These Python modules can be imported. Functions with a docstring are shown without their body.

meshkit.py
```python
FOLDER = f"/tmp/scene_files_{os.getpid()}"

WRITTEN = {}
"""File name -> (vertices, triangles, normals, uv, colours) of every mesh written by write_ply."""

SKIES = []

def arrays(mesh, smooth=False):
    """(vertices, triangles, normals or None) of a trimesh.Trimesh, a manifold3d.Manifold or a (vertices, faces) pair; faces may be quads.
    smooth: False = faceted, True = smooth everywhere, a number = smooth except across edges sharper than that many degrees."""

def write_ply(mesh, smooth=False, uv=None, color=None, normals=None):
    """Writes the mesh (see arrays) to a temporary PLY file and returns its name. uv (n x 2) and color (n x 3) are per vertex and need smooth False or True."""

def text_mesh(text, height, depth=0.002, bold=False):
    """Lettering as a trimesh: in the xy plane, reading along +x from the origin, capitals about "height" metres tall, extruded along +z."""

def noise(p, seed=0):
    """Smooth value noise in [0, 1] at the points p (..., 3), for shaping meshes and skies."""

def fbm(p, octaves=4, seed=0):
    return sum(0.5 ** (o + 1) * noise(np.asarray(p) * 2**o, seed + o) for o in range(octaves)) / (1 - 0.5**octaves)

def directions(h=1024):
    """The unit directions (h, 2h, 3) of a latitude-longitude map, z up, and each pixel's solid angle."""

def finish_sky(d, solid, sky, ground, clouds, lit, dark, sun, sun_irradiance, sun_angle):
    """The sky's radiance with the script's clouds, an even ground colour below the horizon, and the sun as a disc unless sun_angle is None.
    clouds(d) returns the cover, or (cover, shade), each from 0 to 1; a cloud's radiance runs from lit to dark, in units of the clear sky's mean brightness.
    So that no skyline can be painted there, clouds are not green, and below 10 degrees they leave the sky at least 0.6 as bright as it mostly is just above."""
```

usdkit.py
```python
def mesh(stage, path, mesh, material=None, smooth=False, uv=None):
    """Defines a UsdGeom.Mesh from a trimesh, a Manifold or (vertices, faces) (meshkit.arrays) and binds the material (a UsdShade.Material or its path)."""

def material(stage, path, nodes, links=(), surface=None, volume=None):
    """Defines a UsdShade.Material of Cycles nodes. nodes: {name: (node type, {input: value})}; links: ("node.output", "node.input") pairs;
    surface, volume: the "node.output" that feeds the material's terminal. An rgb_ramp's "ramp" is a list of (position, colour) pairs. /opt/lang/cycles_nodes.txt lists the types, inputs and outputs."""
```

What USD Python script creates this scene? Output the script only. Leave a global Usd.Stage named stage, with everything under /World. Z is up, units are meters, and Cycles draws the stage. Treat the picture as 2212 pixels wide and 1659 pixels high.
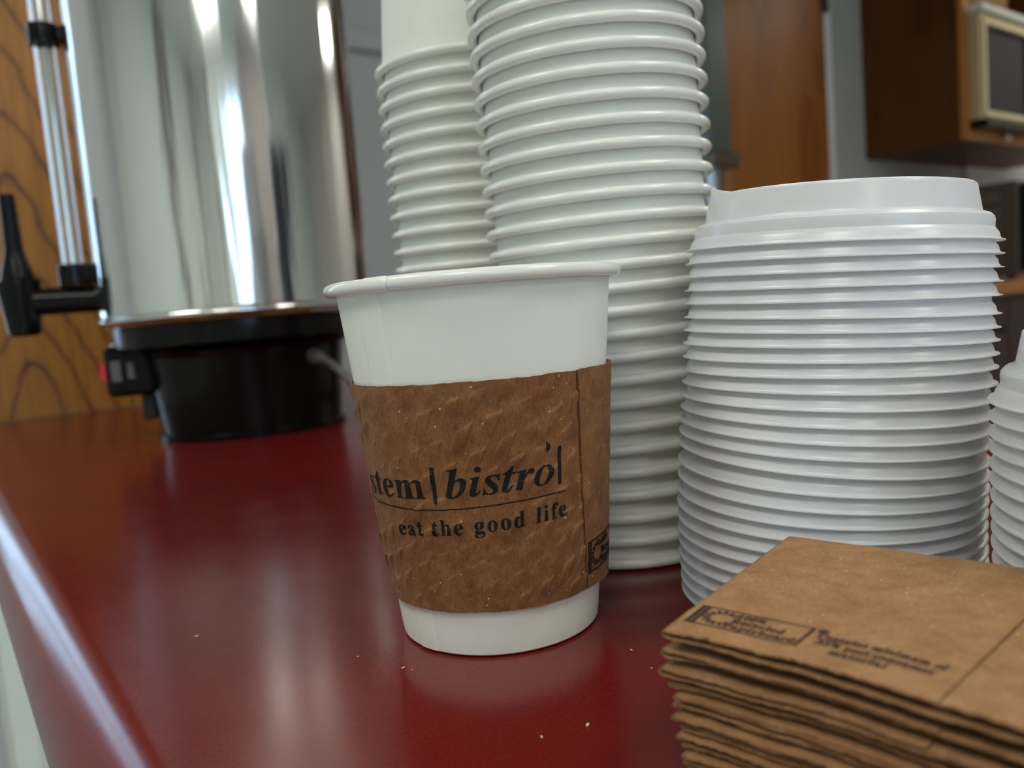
import math, random
import numpy as np, trimesh, usdkit, meshkit, shapely
from shapely import affinity
from shapely.geometry import Polygon, box as sbox
from pxr import Usd, UsdGeom, UsdLux, UsdShade, Sdf, Gf

stage = Usd.Stage.CreateInMemory()
UsdGeom.SetStageUpAxis(stage, 'Z')
UsdGeom.SetStageMetersPerUnit(stage, 1.0)
UsdGeom.Xform.Define(stage, '/World')
UsdGeom.Scope.Define(stage, '/World/Looks')

# ------------------------------------------------------------------ camera, sky, exposure
PITCH, ROLL, EYE = 0.09289102, -0.08133579, 0.09843569      # radians, radians, metres above the counter top
fwd = np.array([0, math.cos(PITCH), -math.sin(PITCH)])
up0 = np.array([0, math.sin(PITCH), math.cos(PITCH)])
rt0 = np.array([1.0, 0, 0])
rt = math.cos(ROLL) * rt0 + math.sin(ROLL) * up0
up = -math.sin(ROLL) * rt0 + math.cos(ROLL) * up0
cam = UsdGeom.Camera.Define(stage, '/World/Camera')
M4 = Gf.Matrix4d(*[float(x) for row in ((*rt, 0), (*up, 0), (*(-fwd), 0), (0, 0, EYE, 1)) for x in row])
cam.AddTransformOp().Set(M4)
cam.CreateFocalLengthAttr(4.44)
cam.CreateHorizontalApertureAttr(4.44 * 2212 / 1730.0)
cam.CreateVerticalApertureAttr(4.44 * 1659 / 1730.0)
cam.CreateFStopAttr(1.9)
cam.CreateFocusDistanceAttr(0.222)
cam.CreateClippingRangeAttr(Gf.Vec2f(0.01, 100))
cam.CreateExposureAttr(-0.36)

dome = UsdLux.DomeLight.Define(stage, '/World/sky_light')       # the daylight outside the windows
dome.CreateColorAttr(Gf.Vec3f(0.50, 0.74, 1.0))
dome.CreateIntensityAttr(1.6)

# ------------------------------------------------------------------ helpers
LOOKS = '/World/Looks/'
USED = {}


def numbered(parent, name):
    k = USED.get((parent, name), 0)
    USED[(parent, name)] = k + 1
    return f'{parent}/{name}' if k == 0 else f'{parent}/{name}_{k:03d}'


def tag(prim, label=None, cat=None, group=None, kind=None):
    for k, v in (('label', label), ('category', cat), ('group', group), ('kind', kind)):
        if v:
            prim.SetCustomDataByKey(k, v)
    return prim


def obj(name, mesh, mat, parent=None, smooth=30, **kw):
    base = '/World' if parent is None else str(parent.GetPath())
    m = usdkit.mesh(stage, numbered(base, name), mesh, mat, smooth=smooth)
    tag(m.GetPrim(), **kw)
    return m.GetPrim()


def thing(name, label, cat, loc=(0, 0, 0), rotz=0.0, group=None, kind=None, tilt=None):
    x = UsdGeom.Xform.Define(stage, numbered('/World', name))
    place(x, loc, rotz, tilt)
    return tag(x.GetPrim(), label, cat, group, kind)


def place(x, loc, rotz=0.0, tilt=None):
    """tilt = (a, b): the thing's plane rises by a along world x and by b along world y."""
    R = trimesh.transformations.rotation_matrix(math.radians(rotz), [0, 0, 1])[:3, :3]
    if tilt is not None:
        n = np.array([-tilt[0], -tilt[1], 1.0])
        n /= np.linalg.norm(n)
        T = trimesh.geometry.align_vectors([0, 0, 1], n)[:3, :3]
        R = T @ R
    m = Gf.Matrix4d(1.0)
    for i in range(3):
        for j in range(3):
            m[i, j] = float(R[j, i])
    for j in range(3):
        m[3, j] = float(loc[j])
    x.AddTransformOp().Set(m)


def copy_of(src, loc, rotz=0.0, tilt=None, label=None):
    was = dict(src.GetCustomData())
    r = UsdGeom.Xform.Define(stage, numbered('/World', src.GetName()))
    r.GetPrim().GetReferences().AddInternalReference(src.GetPath())
    r.GetPrim().SetInstanceable(True)
    r.ClearXformOpOrder()
    for a in list(r.GetPrim().GetAttributes()):
        pass
    op = r.AddTransformOp() if not r.GetPrim().HasAttribute('xformOp:transform') else None
    R = trimesh.transformations.rotation_matrix(math.radians(rotz), [0, 0, 1])[:3, :3]
    if tilt is not None:
        n = np.array([-tilt[0], -tilt[1], 1.0]); n /= np.linalg.norm(n)
        R = trimesh.geometry.align_vectors([0, 0, 1], n)[:3, :3] @ R
    m = Gf.Matrix4d(1.0)
    for i in range(3):
        for j in range(3):
            m[i, j] = float(R[j, i])
    for j in range(3):
        m[3, j] = float(loc[j])
    if op is None:
        r.GetPrim().GetAttribute('xformOp:transform').Set(m)
        r.SetXformOpOrder([UsdGeom.XformOp(r.GetPrim().GetAttribute('xformOp:transform'))])
    else:
        op.Set(m)
    return tag(r.GetPrim(), label or was.get('label'), was.get('category'), was.get('group'))


def join(*ms):
    return trimesh.util.concatenate([m for m in ms if m is not None])


def bx(x0, x1, y0, y1, z0, z1, bevel=0.0):
    """An axis-aligned box, its edges chamfered by bevel."""
    if bevel <= 0:
        m = trimesh.creation.box([x1 - x0, y1 - y0, z1 - z0])
        m.apply_translation([(x0 + x1) / 2, (y0 + y1) / 2, (z0 + z1) / 2])
        return m
    pts = []
    for sx, a, b in ((1, x0, x1),):
        for x in (0, 1):
            for y in (0, 1):
                for z in (0, 1):
                    c = [(x0, x1)[x], (y0, y1)[y], (z0, z1)[z]]
                    d = [bevel if v == 0 else -bevel for v in (x, y, z)]
                    for k in range(3):
                        p = list(c)
                        for q in range(3):
                            if q != k:
                                p[q] += d[q]
                        pts.append(p)
    return trimesh.convex.convex_hull(np.array(pts))


def lathe(prof, n=96, closed=False, rfun=None):
    """Revolves (r, z) points round z. rfun(theta, r, z) -> (r, z) varies it round the axis."""
    prof = np.asarray(prof, float)
    th = np.linspace(0, 2 * np.pi, n, endpoint=False)
    r = np.repeat(prof[:, 0][:, None], n, 1)
    z = np.repeat(prof[:, 1][:, None], n, 1)
    if rfun is not None:
        r, z = rfun(th[None, :], r, z)
    v = np.stack([r * np.cos(th), r * np.sin(th), z], -1).reshape(-1, 3)
    m = len(prof)
    rows = range(m) if closed else range(m - 1)
    f = []
    for i in rows:
        a, b = i * n, ((i + 1) % m) * n
        j = np.arange(n)
        k = (j + 1) % n
        f.append(np.stack([a + j, a + k, b + k], 1))
        f.append(np.stack([a + j, b + k, b + j], 1))
    t = trimesh.Trimesh(v, np.vstack(f), process=False)
    t.merge_vertices()
    t.update_faces(t.nondegenerate_faces())
    trimesh.repair.fix_normals(t)
    return t


def tube(path, r, n=16, cap=True):
    """A round bar along a polyline; r may vary along it."""
    p = np.asarray(path, float)
    rr = np.broadcast_to(r, (len(p),))
    t = np.gradient(p, axis=0)
    t /= np.linalg.norm(t, axis=1, keepdims=True)
    ref = np.array([0, 0, 1.0]) if abs(t[0, 2]) < 0.9 else np.array([1.0, 0, 0])
    a = np.cross(t, ref); a /= np.linalg.norm(a, axis=1, keepdims=True)
    b = np.cross(t, a)
    g = np.linspace(0, 2 * np.pi, n, endpoint=False)
    v = p[:, None] + rr[:, None, None] * (np.cos(g)[None, :, None] * a[:, None] + np.sin(g)[None, :, None] * b[:, None])
    v = v.reshape(-1, 3)
    f = []
    for i in range(len(p) - 1):
        j = np.arange(n); k = (j + 1) % n
        f.append(np.stack([i * n + j, i * n + k, (i + 1) * n + k], 1))
        f.append(np.stack([i * n + j, (i + 1) * n + k, (i + 1) * n + j], 1))
    v = np.vstack([v, p[0], p[-1]])
    j = np.arange(n); k = (j + 1) % n
    f.append(np.stack([k, j, np.full(n, len(v) - 2)], 1))
    f.append(np.stack([(len(p) - 1) * n + j, (len(p) - 1) * n + k, np.full(n, len(v) - 1)], 1))
    m = trimesh.Trimesh(v, np.vstack(f), process=False)
    trimesh.repair.fix_normals(m)
    return m


def grid_faces(nu, nv, flip=False):
    i, j = np.meshgrid(np.arange(nu - 1), np.arange(nv - 1), indexing='ij')
    q = np.stack([i * nv + j, (i + 1) * nv + j, (i + 1) * nv + j + 1, i * nv + j + 1], -1).reshape(-1, 4)
    f = np.vstack([q[:, [0, 1, 2]], q[:, [0, 2, 3]]])
    return f[:, ::-1] if flip else f


def slab(top, bot):
    """A closed sheet from two grids of points (nu, nv, 3): its outer and its inner face."""
    nu, nv, _ = top.shape
    n = nu * nv
    v = np.vstack([top.reshape(-1, 3), bot.reshape(-1, 3)])
    f = [grid_faces(nu, nv), grid_faces(nu, nv, True) + n]

    def side(idx, flip):
        a, b = idx[:-1], idx[1:]
        s = np.vstack([np.stack([a, b, b + n], 1), np.stack([a, b + n, a + n], 1)])
        f.append(s[:, ::-1] if flip else s)
    ids = np.arange(n).reshape(nu, nv)
    side(ids[:, 0], True); side(ids[:, -1], False); side(ids[0, :], False); side(ids[-1, :], True)
    m = trimesh.Trimesh(v, np.vstack(f), process=False)
    trimesh.repair.fix_normals(m)
    return m


# the room is turned against the camera: local x runs across the counter (N), local y along its front edge (U)
RNG = 35.96
E0 = np.array([-0.085, 0.176])
N2 = np.array([math.cos(math.radians(RNG)), math.sin(math.radians(RNG))])
U2 = np.array([-N2[1], N2[0]])


def RW(n, u, z=0.0):
    p = E0 + n * N2 + u * U2
    return np.array([p[0], p[1], z])


def room(mesh):
    """Turns a mesh given in room coordinates (n, u, z) into world coordinates."""
    m = mesh.copy()
    T = np.eye(4)
    T[:2, 0], T[:2, 1], T[:2, 3] = N2, U2, E0
    m.apply_transform(T)
    return m


# ------------------------------------------------------------------ materials
def principled(name, base, rough=0.5, **kw):
    n = {'p': ('principled_bsdf', dict(base_color=base, roughness=rough, **kw))}
    return usdkit.material(stage, LOOKS + name, n, [], surface='p.BSDF')


def speckled(name, c1, c2, scale=(1, 1, 1), ns=40, rough=0.5, lo=0.35, hi=0.65, bump=0.0, bscale=None, detail=4, **kw):
    """Two tones mixed by noise; the noise space may be stretched."""
    n = {'g': ('geometry', {}), 'm': ('mapping', dict(scale=scale)),
         't': ('noise_texture', dict(scale=ns, detail=detail, roughness=0.6)),
         'r': ('rgb_ramp', {'ramp': [(lo, c1), (hi, c2)]}),
         'p': ('principled_bsdf', dict(roughness=rough, **kw))}
    l = [('g.position', 'm.vector'), ('m.vector', 't.vector'), ('t.fac', 'r.fac'), ('r.color', 'p.base_color')]
    if bump:
        n['b'] = ('bump', dict(strength=1.0, distance=bump))
        n['t2'] = ('noise_texture', dict(scale=bscale or ns, detail=3))
        l += [('m.vector', 't2.vector'), ('t2.fac', 'b.height'), ('b.normal', 'p.normal')]
    return usdkit.material(stage, LOOKS + name, n, l, surface='p.BSDF')


def wood(name, c_light, c_mid, c_dark, rings=9.0, scale=2.4, stretch=0.12, rough=0.45, turn=True, coat=0.2, shift=(0, 0, 0), spec=0.2):
    """Sawn veneer: contour lines of a stretched noise make the cathedral grain; fine pores over it."""
    n = {'g': ('geometry', {}),
         'v': ('vector_rotate', {'rotate_type': 'z_axis', 'angle': -math.radians(RNG) if turn else 0.0}),
         'm': ('mapping', dict(scale=(1, 1, stretch), location=shift)),
         't': ('noise_texture', dict(scale=scale, detail=1.5, roughness=0.4)),
         'k': ('math', dict(math_type='multiply', value2=rings)),
         'f': ('math', dict(math_type='fraction')),
         'r': ('rgb_ramp', {'ramp': [(0.0, c_mid), (0.45, c_light), (0.78, c_mid), (0.9, c_dark), (0.97, c_dark), (1.0, c_mid)]}),
         'm2': ('mapping', dict(scale=(1, 1, 0.03))),
         't2': ('noise_texture', dict(scale=160, detail=3)),
         'r2': ('rgb_ramp', {'ramp': [(0.3, (0.72, 0.72, 0.72)), (0.6, (1, 1, 1))]}),
         'x': ('mix', dict(mix_type='multiply', fac=0.8)),
         'p': ('principled_bsdf', dict(roughness=rough, specular_ior_level=spec, coat_weight=coat, coat_roughness=0.25))}
    l = [('g.position', 'v.vector'), ('v.vector', 'm.vector'), ('m.vector', 't.vector'), ('t.fac', 'k.value1'), ('k.value', 'f.value1'),
         ('f.value', 'r.fac'), ('v.vector', 'm2.vector'), ('m2.vector', 't2.vector'), ('t2.fac', 'r2.fac'),
         ('r.color', 'x.color1'), ('r2.color', 'x.color2'), ('x.color', 'p.base_color')]
    return usdkit.material(stage, LOOKS + name, n, l, surface='p.BSDF')


def kraft(name, dark, mid, light):
    n = {'g': ('geometry', {}),
         't1': ('noise_texture', dict(scale=160, detail=5, roughness=0.65)),
         'r1': ('rgb_ramp', {'ramp': [(0.3, dark), (0.52, mid), (0.75, light)]}),
         'm': ('mapping', dict(scale=(1, 1, 0.3))),
         't2': ('noise_texture', dict(scale=2600, detail=2, distortion=1.5)),
         'r2': ('rgb_ramp', {'ramp': [(0.36, (0.62, 0.58, 0.55)), (0.52, (1, 1, 1)), (0.7, (1.25, 1.22, 1.2))]}),
         'x': ('mix', dict(mix_type='multiply', fac=0.75)),
         't3': ('voronoi_texture', dict(scale=260, randomness=1.0)),
         'r3': ('rgb_ramp', {'ramp': [(0.05, (1, 1, 1)), (0.09, (0, 0, 0))]}),
         'y': ('mix', dict(mix_type='mix', color2=(0.62, 0.45, 0.27))),
         'b': ('bump', dict(strength=0.6, distance=0.0002)),
         'p': ('principled_bsdf', dict(roughness=0.8, specular_ior_level=0.25, sheen_weight=0.05))}
    l = [('g.position', 't1.vector'), ('t1.fac', 'r1.fac'), ('g.position', 'm.vector'), ('m.vector', 't2.vector'), ('t2.fac', 'r2.fac'),
         ('r1.color', 'x.color1'), ('r2.color', 'x.color2'), ('g.position', 't3.vector'), ('t3.distance', 'r3.fac'), ('r3.color', 'y.fac'),
         ('x.color', 'y.color1'), ('y.color', 'p.base_color'), ('t2.fac', 'b.height'), ('b.normal', 'p.normal')]
    return usdkit.material(stage, LOOKS + name, n, l, surface='p.BSDF')


M = {}
M['cup'] = speckled('cup_paper', (0.82, 0.84, 0.785), (0.845, 0.865, 0.81), ns=70, rough=0.5, specular_ior_level=0.35)
M['rim'] = principled('cup_rim_paper', (0.86, 0.87, 0.825), 0.16, specular_ior_level=0.5)
M['cupin'] = principled('cup_inside', (0.74, 0.74, 0.70), 0.5)
M['lid'] = principled('lid_plastic', (0.875, 0.895, 0.94), 0.24, specular_ior_level=0.45, subsurface_weight=0.25, subsurface_scale=0.004, subsurface_radius=(1, 1, 1))
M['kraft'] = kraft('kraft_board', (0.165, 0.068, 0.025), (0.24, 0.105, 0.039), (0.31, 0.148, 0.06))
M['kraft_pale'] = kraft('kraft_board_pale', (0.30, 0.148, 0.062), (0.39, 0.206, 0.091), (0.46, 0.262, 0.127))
M['edge'] = kraft('kraft_board_edge', (0.20, 0.105, 0.045), (0.30, 0.165, 0.075), (0.40, 0.24, 0.12))
M['ink'] = principled('black_ink', (0.012, 0.012, 0.012), 0.7, specular_ior_level=0.2)
M['ink2'] = principled('faded_ink', (0.05, 0.032, 0.028), 0.8, specular_ior_level=0.2)
M['chrome'] = usdkit.material(stage, LOOKS + 'polished_steel', {
    'g': ('geometry', {}), 'm': ('mapping', dict(scale=(1, 1, 0.06))),
    't': ('noise_texture', dict(scale=38, detail=3)), 'b': ('bump', dict(strength=0.6, distance=0.0020)),
    'p': ('principled_bsdf', dict(base_color=(0.84, 0.85, 0.85), metallic=1.0, roughness=0.10))},
    [('g.position', 'm.vector'), ('m.vector', 't.vector'), ('t.fac', 'b.height'), ('b.normal', 'p.normal')], surface='p.BSDF')
M['black'] = principled('black_plastic', (0.004, 0.004, 0.0045), 0.2, specular_ior_level=0.22)
M['blackmat'] = principled('matt_black_plastic', (0.012, 0.012, 0.012), 0.5)
M['grey'] = principled('grey_plastic', (0.12, 0.12, 0.12), 0.4)
M['red_lens'] = principled('red_lens', (0.6, 0.01, 0.03), 0.2, emission_color=(1, 0.02, 0.08), emission_strength=0.1)
M['glass'] = principled('gauge_glass', (0.98, 1.0, 0.99), 0.02, transmission_weight=1.0, ior=1.47)
M['pane'] = usdkit.material(stage, LOOKS + 'window_glass', {
    'f': ('fresnel', dict(IOR=1.45)), 't': ('transparent_bsdf', {}), 's': ('glossy_bsdf', dict(roughness=0.0)), 'x': ('mix_closure', {})},
    [('f.fac', 'x.fac'), ('t.BSDF', 'x.closure1'), ('s.BSDF', 'x.closure2')], surface='x.closure')
M['laminate'] = usdkit.material(stage, LOOKS + 'red_laminate', {
    'g': ('geometry', {}), 't': ('noise_texture', dict(scale=900, detail=2)),
    'r': ('rgb_ramp', {'ramp': [(0.35, (0.125, 0.0055, 0.006)), (0.65, (0.16, 0.0078, 0.0084))]}),
    't2': ('noise_texture', dict(scale=14, detail=6, roughness=0.7)),
    'q': ('map_range', dict(from_min=0.3, from_max=0.7, to_min=0.17, to_max=0.21)),
    'p': ('principled_bsdf', dict(specular_ior_level=0.62))},
    [('g.position', 't.vector'), ('t.fac', 'r.fac'), ('r.color', 'p.base_color'), ('g.position', 't2.vector'), ('t2.fac', 'q.value'), ('q.result', 'p.roughness')], surface='p.BSDF')
M['oak'] = usdkit.material(stage, LOOKS + 'oak_panel', {
    'g': ('geometry', {}), 'v': ('vector_rotate', {'rotate_type': 'z_axis', 'angle': -math.radians(RNG)}), 's': ('separate_xyz', {}),
    'w': ('noise_texture', dict(scale=7, detail=3)), 'w2': ('math', dict(math_type='multiply', value2=0.16)),
    'a': ('math', dict(math_type='subtract', value2=0.118)), 'b': ('math', dict(math_type='multiply')), 'c': ('math', dict(math_type='add', value2=0.00025)),
    'd': ('math', dict(math_type='sqrt')), 'e': ('math', dict(math_type='multiply', value2=2.5)), 'f': ('math', dict(math_type='add')), 'h': ('math', dict(math_type='add')),
    'k': ('math', dict(math_type='multiply', value2=11.0)), 'q': ('math', dict(math_type='fraction')),
    'r': ('rgb_ramp', {'ramp': [(0.0, (0.36, 0.143, 0.016)), (0.35, (0.42, 0.175, 0.021)), (0.80, (0.37, 0.148, 0.017)), (0.90, (0.17, 0.060, 0.010)), (0.94, (0.12, 0.040, 0.008)), (1.0, (0.30, 0.112, 0.016))]}),
    'm2': ('mapping', dict(scale=(1, 1, 0.03))), 't2': ('noise_texture', dict(scale=150, detail=3)),
    'r2': ('rgb_ramp', {'ramp': [(0.32, (0.70, 0.66, 0.62)), (0.58, (1, 1, 1))]}), 'x': ('mix', dict(mix_type='multiply', fac=0.8)),
    'p': ('principled_bsdf', dict(roughness=0.45, coat_weight=0.06, coat_roughness=0.25))},
    [('g.position', 'v.vector'), ('v.vector', 's.vector'), ('v.vector', 'w.vector'), ('w.fac', 'w2.value1'), ('s.x', 'a.value1'), ('a.value', 'b.value1'), ('a.value', 'b.value2'),
     ('b.value', 'c.value1'), ('c.value', 'd.value1'), ('d.value', 'e.value1'), ('e.value', 'f.value1'), ('s.z', 'f.value2'), ('f.value', 'h.value1'), ('w2.value', 'h.value2'),
     ('h.value', 'k.value1'), ('k.value', 'q.value1'), ('q.value', 'r.fac'), ('v.vector', 'm2.vector'), ('m2.vector', 't2.vector'), ('t2.fac', 'r2.fac'),
     ('r.color', 'x.color1'), ('r2.color', 'x.color2'), ('x.color', 'p.base_color')], surface='p.BSDF')
M['orange_wood'] = wood('orange_birch', (0.36, 0.115, 0.011), (0.31, 0.094, 0.009), (0.24, 0.068, 0.008), rings=3, scale=5, stretch=0.25, rough=0.45, coat=0.05)
M['dark_wood'] = wood('dark_birch', (0.125, 0.043, 0.009), (0.110, 0.036, 0.008), (0.085, 0.027, 0.007), rings=3, scale=7, stretch=0.3, coat=0.03)
M['edge_wood'] = wood('cabinet_front_wood', (0.52, 0.20, 0.045), (0.46, 0.17, 0.036), (0.36, 0.12, 0.026), rings=4, scale=2.0)
M['maroon'] = principled('maroon_cabinet_paint', (0.035, 0.008, 0.008), 0.45)
M['wall'] = speckled('wall_paint', (0.50, 0.50, 0.51), (0.53, 0.53, 0.54), ns=3, rough=0.7)
M['wallpale'] = speckled('pale_wall_paint', (0.76, 0.82, 0.77), (0.80, 0.85, 0.80), ns=3, rough=0.7)
M['navy'] = principled('navy_door_paint', (0.03, 0.03, 0.045), 0.4)
M['wallwarm'] = speckled('warm_wall_paint', (0.70, 0.655, 0.62), (0.74, 0.69, 0.655), ns=3, rough=0.7)
M['taupe'] = principled('taupe_panel', (0.40, 0.36, 0.335), 0.5)
M['post'] = principled('grey_brown_post', (0.22, 0.20, 0.18), 0.5)
M['wallwhite'] = principled('white_board', (0.80, 0.83, 0.88), 0.5)
M['ceiling'] = speckled('ceiling_tile', (0.70, 0.72, 0.68), (0.75, 0.77, 0.73), ns=30, rough=0.85)
M['floor'] = speckled('pale_floor_tile', (0.62, 0.68, 0.67), (0.68, 0.73, 0.72), ns=12, rough=0.35)
M['green'] = principled('grey_green_paint', (0.055, 0.075, 0.062), 0.4)
M['olive'] = principled('olive_brown_paint', (0.07, 0.05, 0.024), 0.5)
M['oven'] = principled('taupe_enamel', (0.085, 0.075, 0.058), 0.4)
M['slot'] = principled('slot_grey', (0.17, 0.165, 0.145), 0.6)
M['cream'] = principled('cream_enamel', (0.50, 0.40, 0.22), 0.35)
M['cream2'] = principled('cream_trim', (0.74, 0.60, 0.34), 0.3)
M['ovenglass'] = principled('dark_oven_glass', (0.010, 0.010, 0.017), 0.12, specular_ior_level=0.10)
M['wicker'] = speckled('wicker', (0.22, 0.10, 0.025), (0.48, 0.27, 0.09), ns=120, rough=0.6)
M['white'] = principled('white_enamel', (0.74, 0.75, 0.74), 0.35)
M['crumb'] = principled('pale_crumb', (0.75, 0.6, 0.45), 0.7)
M['lamp'] = usdkit.material(stage, LOOKS + 'lamp_diffuser', {'e': ('emission', dict(color=(1.0, 0.98, 0.88), strength=13.5))}, [], surface='e.emission')

# ------------------------------------------------------------------ the room
FLOOR, CEIL = -0.90, 1.62
NA, NB, UA, UB = -2.6, 4.6, -3.2, 1.56
obj('floor', room(bx(NA, NB, UA, UB, FLOOR - 0.05, FLOOR)), M['floor'], smooth=False, kind='structure')
obj('ceiling', room(bx(NA, NB, UA, UB, CEIL, CEIL + 0.05)), M['ceiling'], smooth=False, kind='structure')
WN0, WN1, WZ0, WZ1 = 1.62, 2.150, 0.36, 1.25                    # the window in the back wall
T = 0.12
BN0, BN1, BZ0, BZ1 = -0.46, -0.12, 0.02, 1.10                   # another window left of the oak panelling
wb = join(bx(NA, BN0, UB, UB + T, FLOOR, CEIL), bx(BN0, BN1, UB, UB + T, FLOOR, BZ0), bx(BN0, BN1, UB, UB + T, BZ1, CEIL), bx(BN1, WN0, UB, UB + T, FLOOR, CEIL), bx(WN1, NB, UB, UB + T, FLOOR, CEIL),
          bx(WN0, WN1, UB, UB + T, FLOOR, WZ0), bx(WN0, WN1, UB, UB + T, WZ1, CEIL))
obj('wall_back', room(wb), M['wall'], smooth=False, kind='structure')
# the wall behind the photographer, with a wide window; the wall on the right with another
FN0, FN1, FZ0, FZ1 = -0.95, 0.10, -0.1, 1.35
wf = join(bx(NA, FN0, UA - T, UA, FLOOR, CEIL), bx(FN1, NB, UA - T, UA, FLOOR, CEIL),
          bx(FN0, FN1, UA - T, UA, FLOOR, FZ0), bx(FN0, FN1, UA - T, UA, FZ1, CEIL))
obj('wall_front', room(wf), M['wallpale'], smooth=False, kind='structure')
obj('wall_left', room(bx(NA - T, NA, UA, UB, FLOOR, CEIL)), M['wallpale'], smooth=False, kind='structure')
obj('wall_right', room(bx(NB, NB + T, UA, UB, FLOOR, CEIL)), M['wallwarm'], smooth=False, kind='structure')


def window(name, mesh_frame, mesh_pane, mf):
    w = UsdGeom.Xform.Define(stage, '/World/' + name).GetPrim()
    tag(w, kind='structure')
    obj('window_frame', room(mesh_frame), mf, w, smooth=False)
    obj('pane', room(mesh_pane), M['pane'], w, smooth=False)
    return w


def frame4(n0, n1, z0, z1, y0, y1, w):
    return join(bx(n0, n0 + w, y0, y1, z0, z1), bx(n1 - w, n1, y0, y1, z0, z1), bx(n0 + w, n1 - w, y0, y1, z0, z0 + w), bx(n0 + w, n1 - w, y0, y1, z1 - w, z1))


w1 = window('window_1', frame4(WN0, WN1, WZ0, WZ1, UB + 0.01, UB + 0.06, 0.012), bx(WN0 + 0.012, WN1 - 0.012, UB + 0.03, UB + 0.034, WZ0 + 0.012, WZ1 - 0.012), M['white'])
window('window_4', join(frame4(BN0, BN1, BZ0, BZ1, UB + 0.01, UB + 0.06, 0.04), bx(-0.31, -0.285, UB + 0.01, UB + 0.06, BZ0 + 0.04, BZ1 - 0.04)), bx(BN0 + 0.04, BN1 - 0.04, UB + 0.03, UB + 0.034, BZ0 + 0.04, BZ1 - 0.04), M['white'])
window('window_2', join(frame4(FN0, FN1, FZ0, FZ1, UA - 0.07, UA - 0.02, 0.05), bx(-0.45, -0.39, UA - 0.07, UA - 0.02, FZ0 + 0.05, FZ1 - 0.05)), bx(FN0 + 0.05, FN1 - 0.05, UA - 0.045, UA - 0.041, FZ0 + 0.05, FZ1 - 0.05), M['white'])
# a navy door and wall posts behind the photographer, seen only in the urn
d2 = tag(UsdGeom.Xform.Define(stage, '/World/door_2').GetPrim(), kind='structure')
obj('door_leaf', room(bx(1.25, 2.35, UA, UA + 0.05, FLOOR + 0.01, 1.12, 0.003)), M['navy'], d2, smooth=False)
obj('door_frame', room(join(bx(1.17, 1.245, UA, UA + 0.06, FLOOR, 1.2), bx(2.355, 2.43, UA, UA + 0.06, FLOOR, 1.2), bx(1.245, 2.355, UA, UA + 0.06, 1.125, 1.2))), M['wallwhite'], d2, smooth=False)
obj('trim_6', room(join(*[bx(NA, NA + 0.06, u, u + 0.16, FLOOR, CEIL) for u in (-2.7,)])), M['post'], smooth=False, kind='structure')
obj('trim_7', room(bx(NA, NA + 0.06, -1.2, -0.95, FLOOR, CEIL)), M['post'], smooth=False, kind='structure')
obj('trim_8', room(bx(-1.75, -1.55, UA, UA + 0.06, FLOOR, CEIL)), M['post'], smooth=False, kind='structure')
obj('trim_9', room(bx(0.16, 1.16, UA, UA + 0.03, FLOOR, CEIL)), M['taupe'], smooth=False, kind='structure')

# rail along the back wall, seen between the urn and the tall stack of cups
obj('trim_1', room(join(bx(0.42, 1.3, UB - 0.022, UB, 0.728, 0.778, 0.006))), M['wall'], smooth=False, kind='structure')

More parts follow.
